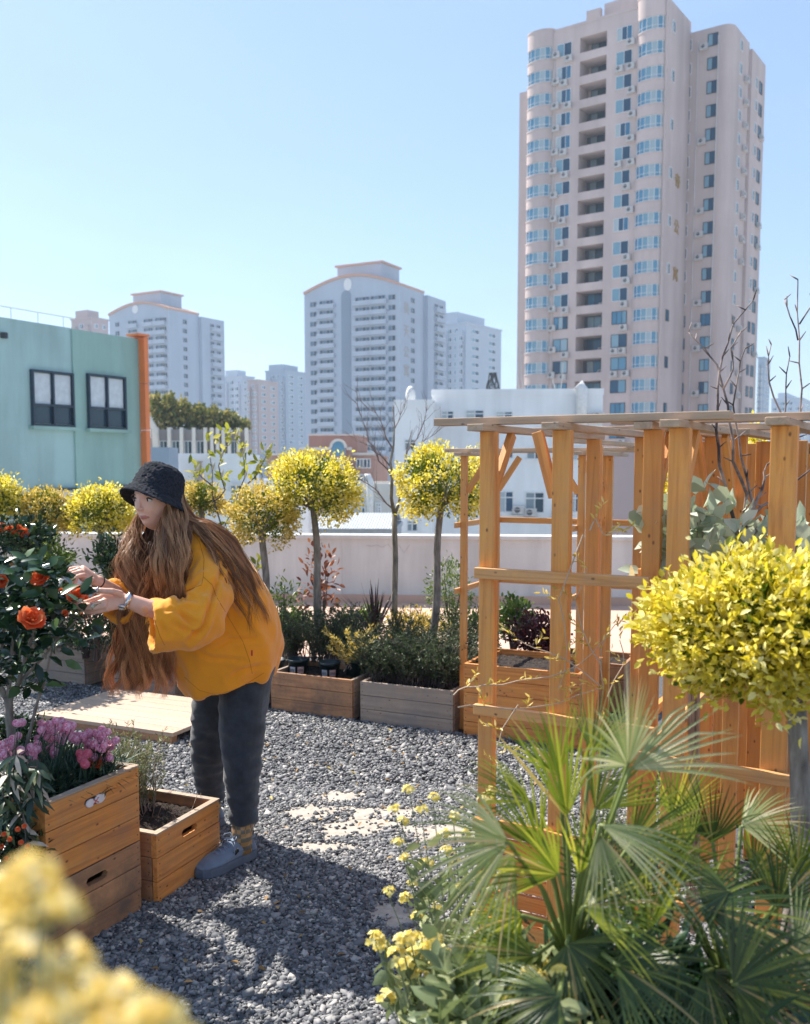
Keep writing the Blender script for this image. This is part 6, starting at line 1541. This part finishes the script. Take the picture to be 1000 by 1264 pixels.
        for pts, a_ in cr:
            best = np.full(len(co), 1e9)
            for (x0, y0), (x1, y1) in zip(pts[:-1], pts[1:]):
                dx, dy = x1 - x0, y1 - y0; t_ = np.clip(((X_ - x0) * dx + (Y_ - y0) * dy) / (dx * dx + dy * dy), 0, 1); best = np.minimum(best, np.hypot(X_ - x0 - t_ * dx, Y_ - y0 - t_ * dy))
            L0 = np.minimum(np.hypot(X_ - pts[0][0], Y_ - pts[0][1]), np.hypot(X_ - pts[-1][0], Y_ - pts[-1][1])); fd = np.clip(L0 / 8, .25, 1)
            f5 += near_ * fd * a_ * (-np.exp(-(best / 2.6) ** 2) + .55 * np.exp(-((best - 6) / 3.2) ** 2))
        return co + no * (f1 + f2 + f3 + f4 + f5)[:, None]
    me = solid(t, .0058, 9, .5, folds); ot = link('orange_top', me, M_knit, root)
    from mathutils.bvhtree import BVHTree
    bv = BVHTree.FromPolygons([v.co.copy() for v in me.vertices], [tuple(p.vertices) for p in me.polygons])
    def seam(pxs, r=.0011, name='seam'):
        pts = []
        for (x0, y0), (x1, y1) in zip(pxs[:-1], pxs[1:]):
            for k in range(8):
                d = ray(x0 + (x1 - x0) * k / 8, y0 + (y1 - y0) * k / 8).normalized(); h_ = bv.ray_cast(V3((0, 0, EYE)), d)
                if h_[0] is not None and h_[0].y < 4: pts.append(h_[0] + h_[1] * r * .2)
        if len(pts) > 3: sb_ = MB(); sb_.tube(pts, r, 5); sb_.build(name, M_seam, ot, True)
    seam([(233, 652), (246, 668), (252, 690), (251, 712), (249, 722)]); seam([(249, 722), (236, 727), (222, 733)]); seam([(268, 738), (284, 765), (300, 792), (308, 815), (312, 834)]); seam([(251, 712), (262, 722), (268, 738)])
    seam([(228, 836), (246, 852), (268, 858), (298, 848), (330, 828)], .0009); seam([(188, 748), (191, 765), (197, 784), (204, 798)], .0009)
    tg = MB(); q = P(311, 806, 3.405); tg.box(q, (.006, .006, .02)); tg.build('red_tag', plain('red_tag', (.5, .03, .02), .6), root)
    # seam lines of the dropped shoulder, pocket seam and collar
    # frayed threads hanging from the near cuff
    fr = MB(); rr = random.Random(4)
    for i in range(40):
        tt_ = i / 39; x = 181 + 17 * tt_ ** 1.2 + rr.uniform(-1, 1); y = 748 + 55 * tt_; q = P(x, y, 3.14 + .04 * abs(tt_ - .5)); d = V3((rr.uniform(-1, .2), rr.uniform(-.5, .5), rr.uniform(-1.2, .1))).normalized()
        fr.tube([q, q + d * rr.uniform(.005, .014), q + d * rr.uniform(.014, .02) + V3((0, 0, -.006))], .0007, 3)
    fr.build('frayed_thread', M_knit, root)['kind'] = 'stuff'
    # ---------------- trousers
    j = MB()
    spine(j, [(300, 782, 3.63, .13), (288, 784, 3.70, .13)]); spine(j, [(306, 800, 3.62, .115), (306, 815, 3.61, .11)])
    spine(j, [(303, 800, 3.60, .106), (302, 845, 3.575, .097), (300, 885, 3.56, .088), (298, 925, 3.55, .077), (299, 960, 3.535, .068), (301, 990, 3.53, .059), (301, 1003, 3.53, .056)], 24, False)
    spine(j, [(280, 800, 3.76, .108), (270, 845, 3.79, .098), (263, 885, 3.81, .088), (260, 925, 3.83, .080), (259, 955, 3.85, .070), (261, 980, 3.86, .058)], 24, False)
    for (x, y, Y, r) in ((301, 1004, 3.53, .059), (301, 1011, 3.53, .058), (261, 982, 3.86, .058)): spine(j, [(x, y - 4, Y, r), (x, y + 4, Y, r * .97)], 24, False)
    def jf(co, no):
        k = fbm(co * np.array([1, 1, .5]), 13, 2) * .008 + fbm(co * np.array([.7, .7, 1.8]), 20, 7) * .008 * np.clip((.75 - co[:, 2]) * 3, 0, 1)
        kn = np.sin(co[:, 2] * 75 + fbm(co, 7, 4) * 4 + co[:, 0] * 20) * .0008 * (np.exp(-((co[:, 2] - .45) / .07) ** 2) + 1.2 * np.exp(-((co[:, 2] - .26) / .07) ** 2))
        return co + no * (k + kn)[:, None]
    me = solid(j, .0055, 6, .5, jf); link('trousers', me, M_denim, root)
    # ---------------- sock and shoes
    for (x, y0, y1, Y) in ((299, 1004, 1050, 3.52), (260, 980, 1025, 3.86)):
        k = MB(); k.tube([P(x + 1, y0, Y), P(x, (y0 + y1) / 2, Y), P(x - 1, y1, Y)], [.042, .039, .041], 20); k.build('sock', M_plaid, root, True)
    def shoe(heel, dirv):
        d = V3(dirv).normalized(); sd_ = V3((-d.y, d.x, 0)); M = Matrix((d, sd_, V3((0, 0, 1)))).transposed().to_4x4(); M.translation = V3(heel)
        st = [(-.004, .024, .050), (.012, .033, .082), (.045, .037, .088), (.085, .039, .094), (.115, .042, .086), (.15, .047, .071), (.185, .0495, .062), (.215, .047, .055), (.243, .038, .046), (.259, .024, .036)]
        u = MB(); rings = []
        for x, w, h in st:
            rg = []
            for a in np.linspace(-pi * .5, pi * 1.5, 25)[:-1]:
                c_, s2 = cos(a), sin(a); e = .7 if s2 < 0 else .9
                rg.append(M @ V3((x, w * (abs(c_) ** .75) * (1 if c_ > 0 else -1) * (1 - .28 * max(0, s2)), .022 + (h - .022) * .5 + (h - .022) * .5 * (abs(s2) ** e) * (1 if s2 > 0 else -1))))
            rings.append(rg)
        u.loft(rings); so_ = link('shoe', solid(u, .003, 3), M_shoe, root)
        s = MB(); out = [(-.008, .0), (-.004, .026), (.02, .038), (.06, .041), (.11, .044), (.16, .052), (.20, .054), (.235, .046), (.258, .029), (.267, .0)]
        out += [(x, -w) for x, w in out[-2:0:-1]]
        s.loft([[M @ V3((.125 + (x - .125) * k, w * k, z)) for x, w in out] for z, k in ((.0, .96), (.003, 1), (.024, 1.0), (.033, .985), (.034, .9))]); s.build('sole', M_sole, so_)
        l = MB()
        for i in range(5):
            x = .098 + i * .018; h = .092 - i * .0068
            for q_ in (-1, 1): l.tube([M @ V3((x, q_ * .023, h - .006)), M @ V3((x + .005, 0, h + .003)), M @ V3((x + .010, -q_ * .023, h - .009))], .0021, 6)
        for q_ in (-1, 1):
            l.tube([M @ V3((.095, 0, .097)), M @ V3((.09, q_ * .018, .112)), M @ V3((.105, q_ * .034, .108)), M @ V3((.118, q_ * .03, .096)), M @ V3((.10, q_ * .004, .097))], .002, 6)
            l.tube([M @ V3((.095, 0, .097)), M @ V3((.11, q_ * .03, .088)), M @ V3((.13, q_ * .052, .06))], .0019, 6)
        l.build('shoe_lace', M_lace, so_, True)
        g = MB(); g.box((0, 0, 0), (.022, .004, .014), M @ Matrix.Translation((.112, .0405, .060)) @ Matrix.Rotation(.5, 4, 'Y')); g.box((0, 0, 0), (.005, .010, .03), M @ Matrix.Translation((-.004, 0, .083))); g.build('shoe_patch', M_black, so_)
        c = MB(); c.tube([M @ V3((.043 + .047 * cos(a), .034 * sin(a), .090 + .008 * cos(a))) for a in np.linspace(0, 2 * pi, 25)], .005, 8); c.build('shoe_collar', M_shoe, so_, True)
    shoe((-.585, 3.515, .014), (-.64, -.77, 0)); shoe((-.76, 3.84, .014), (-.93, -.35, 0))
    # ---------------- hat
    h = MB(); A0 = P(194, 590, 3.44); hup = V3((.27, .34, .9)).normalized(); e1 = V3((1, 0, -.28)); e1 = (e1 - hup * e1.dot(hup)).normalized(); e2 = hup.cross(e1)
    hat_c = P(190, 617, 3.44)
    prof = [(.055, .004), (.0545, .028), (.052, .052), (.046, .072), (.034, .083), (.012, .090), (-.001, .094), (-.006, .098), (-.026, .113), (-.040, .124), (-.044, .125), (-.044, .119), (-.024, .104), (-.004, .088), (.03, .075), (.045, .05), (.048, .004)]
    prof = [(.094, .004), (.093, .03), (.088, .056), (.074, .076), (.045, .087), (.0, .0945), (-.014, .098), (-.021, .101), (-.036, .113), (-.052, .126), (-.056, .1265), (-.0565, .121), (-.034, .105), (-.016, .093), (.01, .086), (.05, .072), (.074, .03), (.078, .004)]
    rings = []
    for hh, rr_ in prof:
        rg = []
        for u in np.linspace(0, 2 * pi, 97)[:-1]:
            wob = 1 + (.018 * sin(3 * u + 1) + .012 * sin(5 * u)) * (1 if hh < -.02 else .2); dz = (.006 * sin(2 * u + .6) if hh < -.02 else 0)
            rg.append(hat_c + e1 * rr_ * wob * cos(u) * .98 + e2 * rr_ * wob * sin(u) * .98 + hup * (hh + .038 + dz))
        rings.append(rg)
    h.loft(rings)
    def hf_(co, no): return co + no * (fbm(co, 120, 2) * .0032 + fbm(co, 55, 6) * .0025)[:, None]
    link('bucket_hat', solid(h, .0034, 2, .4, hf_), M_hat, root)
    # ---------------- hair
    rr = np.random.default_rng(12); S = 34; allp = []; allr = []; allt = []
    def locks(guide, spread, ncl, per, wave, clr, r0, yspread=.05, tn=(0, 1)):
        g = np.array([tuple(P(*q)) for q in guide]); tt = np.linspace(0, 1, len(g)); T = np.linspace(0, 1, S)
        sp = np.interp(T, np.linspace(0, 1, len(spread)), spread) / 335.0
        base = np.stack([np.interp(T, tt, g[:, i]) for i in range(3)], 1)
        for _ in range(2): base[1:-1] = (base[:-2] + base[1:-1] * 2 + base[2:]) / 4
        for c in range(ncl):
            o = rr.uniform(-1, 1); oy = rr.uniform(-1, 1) * sqrt(max(0, 1 - o * o * .7)); ph = rr.uniform(0, 6.3); fq = rr.uniform(2.6, 4.2); cut = rr.uniform(.78, 1.0); tone = rr.uniform(*tn)
            p = base.copy(); p[:, 0] += o * sp; p[:, 1] += oy * yspread * np.interp(T, [0, .3, 1], [.5, 1, 1]); p[:, 2] += rr.uniform(-.01, .01)
            am = wave * np.interp(T, [0, .15, .5, 1], [.1, .6, 1, 1.1]) * rr.uniform(.7, 1.3)
            p[:, 0] += np.cos(fq * 2 * pi * T + ph) * am; p[:, 1] += np.sin(fq * 2 * pi * T + ph) * am * .8
            p = np.stack([np.interp(T * cut, T, p[:, i]) for i in range(3)], 1)
            for s in range(per):
                cr = clr * np.interp(T, [0, .6, .9, 1], [.8, 1.0, 1.2, 2.0]) * rr.uniform(.3, 1); a = rr.uniform(0, 6.3); ph2 = rr.uniform(0, 6.3)
                q = p.copy(); q[:, 0] += np.cos(a + T * 3) * cr + .0012 * np.sin(T * rr.uniform(12, 30) + ph2) + rr.normal(0, .003) * T; q[:, 1] += np.sin(a + T * 3) * cr; q[:, 2] += rr.normal(0, .004)
                allp.append(q); allt.append(min(1, max(0, tone * .7 + rr.uniform(0, .3)))); allr.append(r0 * rr.uniform(.6, 1.25) * np.interp(T, [0, .8, 1], [1, .9, .15]))
    locks([(176, 632, 3.56), (166, 655, 3.53), (158, 682, 3.45), (158, 715, 3.42), (167, 750, 3.44), (162, 795, 3.45), (155, 835, 3.45), (150, 860, 3.45)], [2, 4, 8, 10, 12, 17, 20, 18], 36, 32, .0175, .0065, .00085, .03)
    locks([(211, 606, 3.45), (212, 632, 3.385), (211, 660, 3.34), (207, 690, 3.30), (203, 720, 3.32), (200, 755, 3.42), (195, 795, 3.46), (190, 830, 3.47), (186, 865, 3.47)], [3, 4, 7, 11, 16, 18, 20, 22, 20], 58, 36, .0185, .0065, .00085, .035)
    locks([(192, 648, 3.56), (187, 672, 3.49), (180, 705, 3.46), (182, 750, 3.50), (178, 800, 3.50), (172, 850, 3.49)], [10, 14, 22, 24, 26, 24], 44, 24, .012, .009, .0010, .03, (-.35, .05))
    locks([(219, 610, 3.47), (222, 640, 3.41), (224, 668, 3.33), (220, 700, 3.30), (214, 735, 3.32), (208, 765, 3.36)], [6, 9, 10, 10, 10, 8], 26, 22, .008, .007, .0009, .03)
    locks([(220, 618, 3.51), (236, 644, 3.51), (256, 648, 3.50), (284, 668, 3.50), (304, 705, 3.49), (320, 742, 3.50), (333, 772, 3.52)], [4, 4, 4, 5, 6, 6, 4], 30, 22, .006, .006, .0009, .07)
    locks([(226, 640, 3.44), (246, 650, 3.42), (268, 672, 3.385), (290, 708, 3.375), (305, 745, 3.38), (318, 785, 3.40)], [4, 7, 12, 14, 14, 10], 12, 10, .009, .006, .0008, .012)
    locks([(240, 650, 3.40), (268, 690, 3.355), (278, 730, 3.345), (286, 765, 3.36)], [4, 8, 8, 8], 3, 6, .007, .004, .0009, .006)
    locks([(210, 640, 3.38), (206, 690, 3.29), (200, 740, 3.33), (190, 800, 3.44), (182, 858, 3.45)], [10, 24, 28, 30, 34], 40, 3, .018, .016, .0006, .06)
    locks([(166, 650, 3.50), (157, 690, 3.40), (160, 750, 3.43), (150, 850, 3.44)], [8, 18, 20, 28], 26, 3, .018, .016, .0006, .05)
    # soft crown under the hat
    cp = MB(); ball(cp, hc + HM @ V3((0, -.018, .012)), (.082, .088, .108), HM, 16)
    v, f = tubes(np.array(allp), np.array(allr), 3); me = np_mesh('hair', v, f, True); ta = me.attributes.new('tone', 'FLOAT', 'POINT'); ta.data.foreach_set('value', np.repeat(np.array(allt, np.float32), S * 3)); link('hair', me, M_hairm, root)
    sk = MB(); ball(sk, hc + HM @ V3((0, -.022, .02)), (.079, .084, .10), HM, 14); sk.build('scalp_hair', plain('scalp_hair', (.03, .014, .009), .6), root, True)
    # ---------------- watch, bracelet, rings
    def band(c, ax, r, w, mat, name, n=26, ry=None):
        c = P(*c); ax = V3(ax).normalized(); u = ax.orthogonal().normalized(); v_ = ax.cross(u); k = MB()
        rings = [[c + (u * cos(a) + v_ * sin(a)) * rr_ + ax * h for a in np.linspace(0, 2 * pi, n + 1)[:-1]] for rr_, h in ((r, -w / 2), (r + .0025, -w / 2), (r + .0035, 0), (r + .0025, w / 2), (r, w / 2), (r, -w / 2))]
        k.loft(rings, cap=False); return k.build(name, mat, root, True)
    ax = P(180, 750, 3.195) - P(156, 741, 3.172)
    band((157, 741, 3.173), ax, .0262, .015, M_steel, 'wristwatch'); w_ = MB(); axn = ax.normalized(); c0 = P(157, 741, 3.173) + V3((-.012, -.022, -.020)); dd = (c0 - P(157, 741, 3.173)).normalized(); t1 = axn; t2 = dd.cross(t1)
    w_.loft([[c0 + (t1 * cos(a) + t2 * sin(a)) * r_ + dd * h_ for a in np.linspace(0, 2 * pi, 21)[:-1]] for r_, h_ in ((.014, -.003), (.0155, .0), (.0155, .004), (.013, .0055), (.001, .0055))]); w_.build('watch_face', M_steel, root, True)
    band((121.5, 718, 3.305), P(146, 735, 3.40) - P(121, 718, 3.30), .0235, .005, M_black, 'bracelet')
    band((121, 729, 3.111), (1, 0, -.05), .0098, .005, M_steel, 'finger_ring', 14); band((115, 748, 3.11), (1, 0, .1), .0098, .004, M_steel, 'finger_ring', 14)
person()
# ================================================================== AIR
HAZE = True
if HAZE:
    b = MB(); b.cbox((-700, -60, GZ - 1), (700, 700, 72)); m = bpy.data.materials.new('haze'); m.use_nodes = True; t = m.node_tree
    for n_ in list(t.nodes):
        if n_.type == 'BSDF_PRINCIPLED': t.nodes.remove(n_)
    pv = t.nodes.new('ShaderNodeVolumePrincipled'); pv.inputs['Color'].default_value = (.66, .82, 1, 1); pv.inputs['Density'].default_value = .0005; pv.inputs['Anisotropy'].default_value = .2
    t.links.new(pv.outputs[0], t.nodes['Material Output'].inputs['Volume'])
    tag(b.build('haze', m), 'thin bluish haze lying over the city', 'haze', kind='stuff')
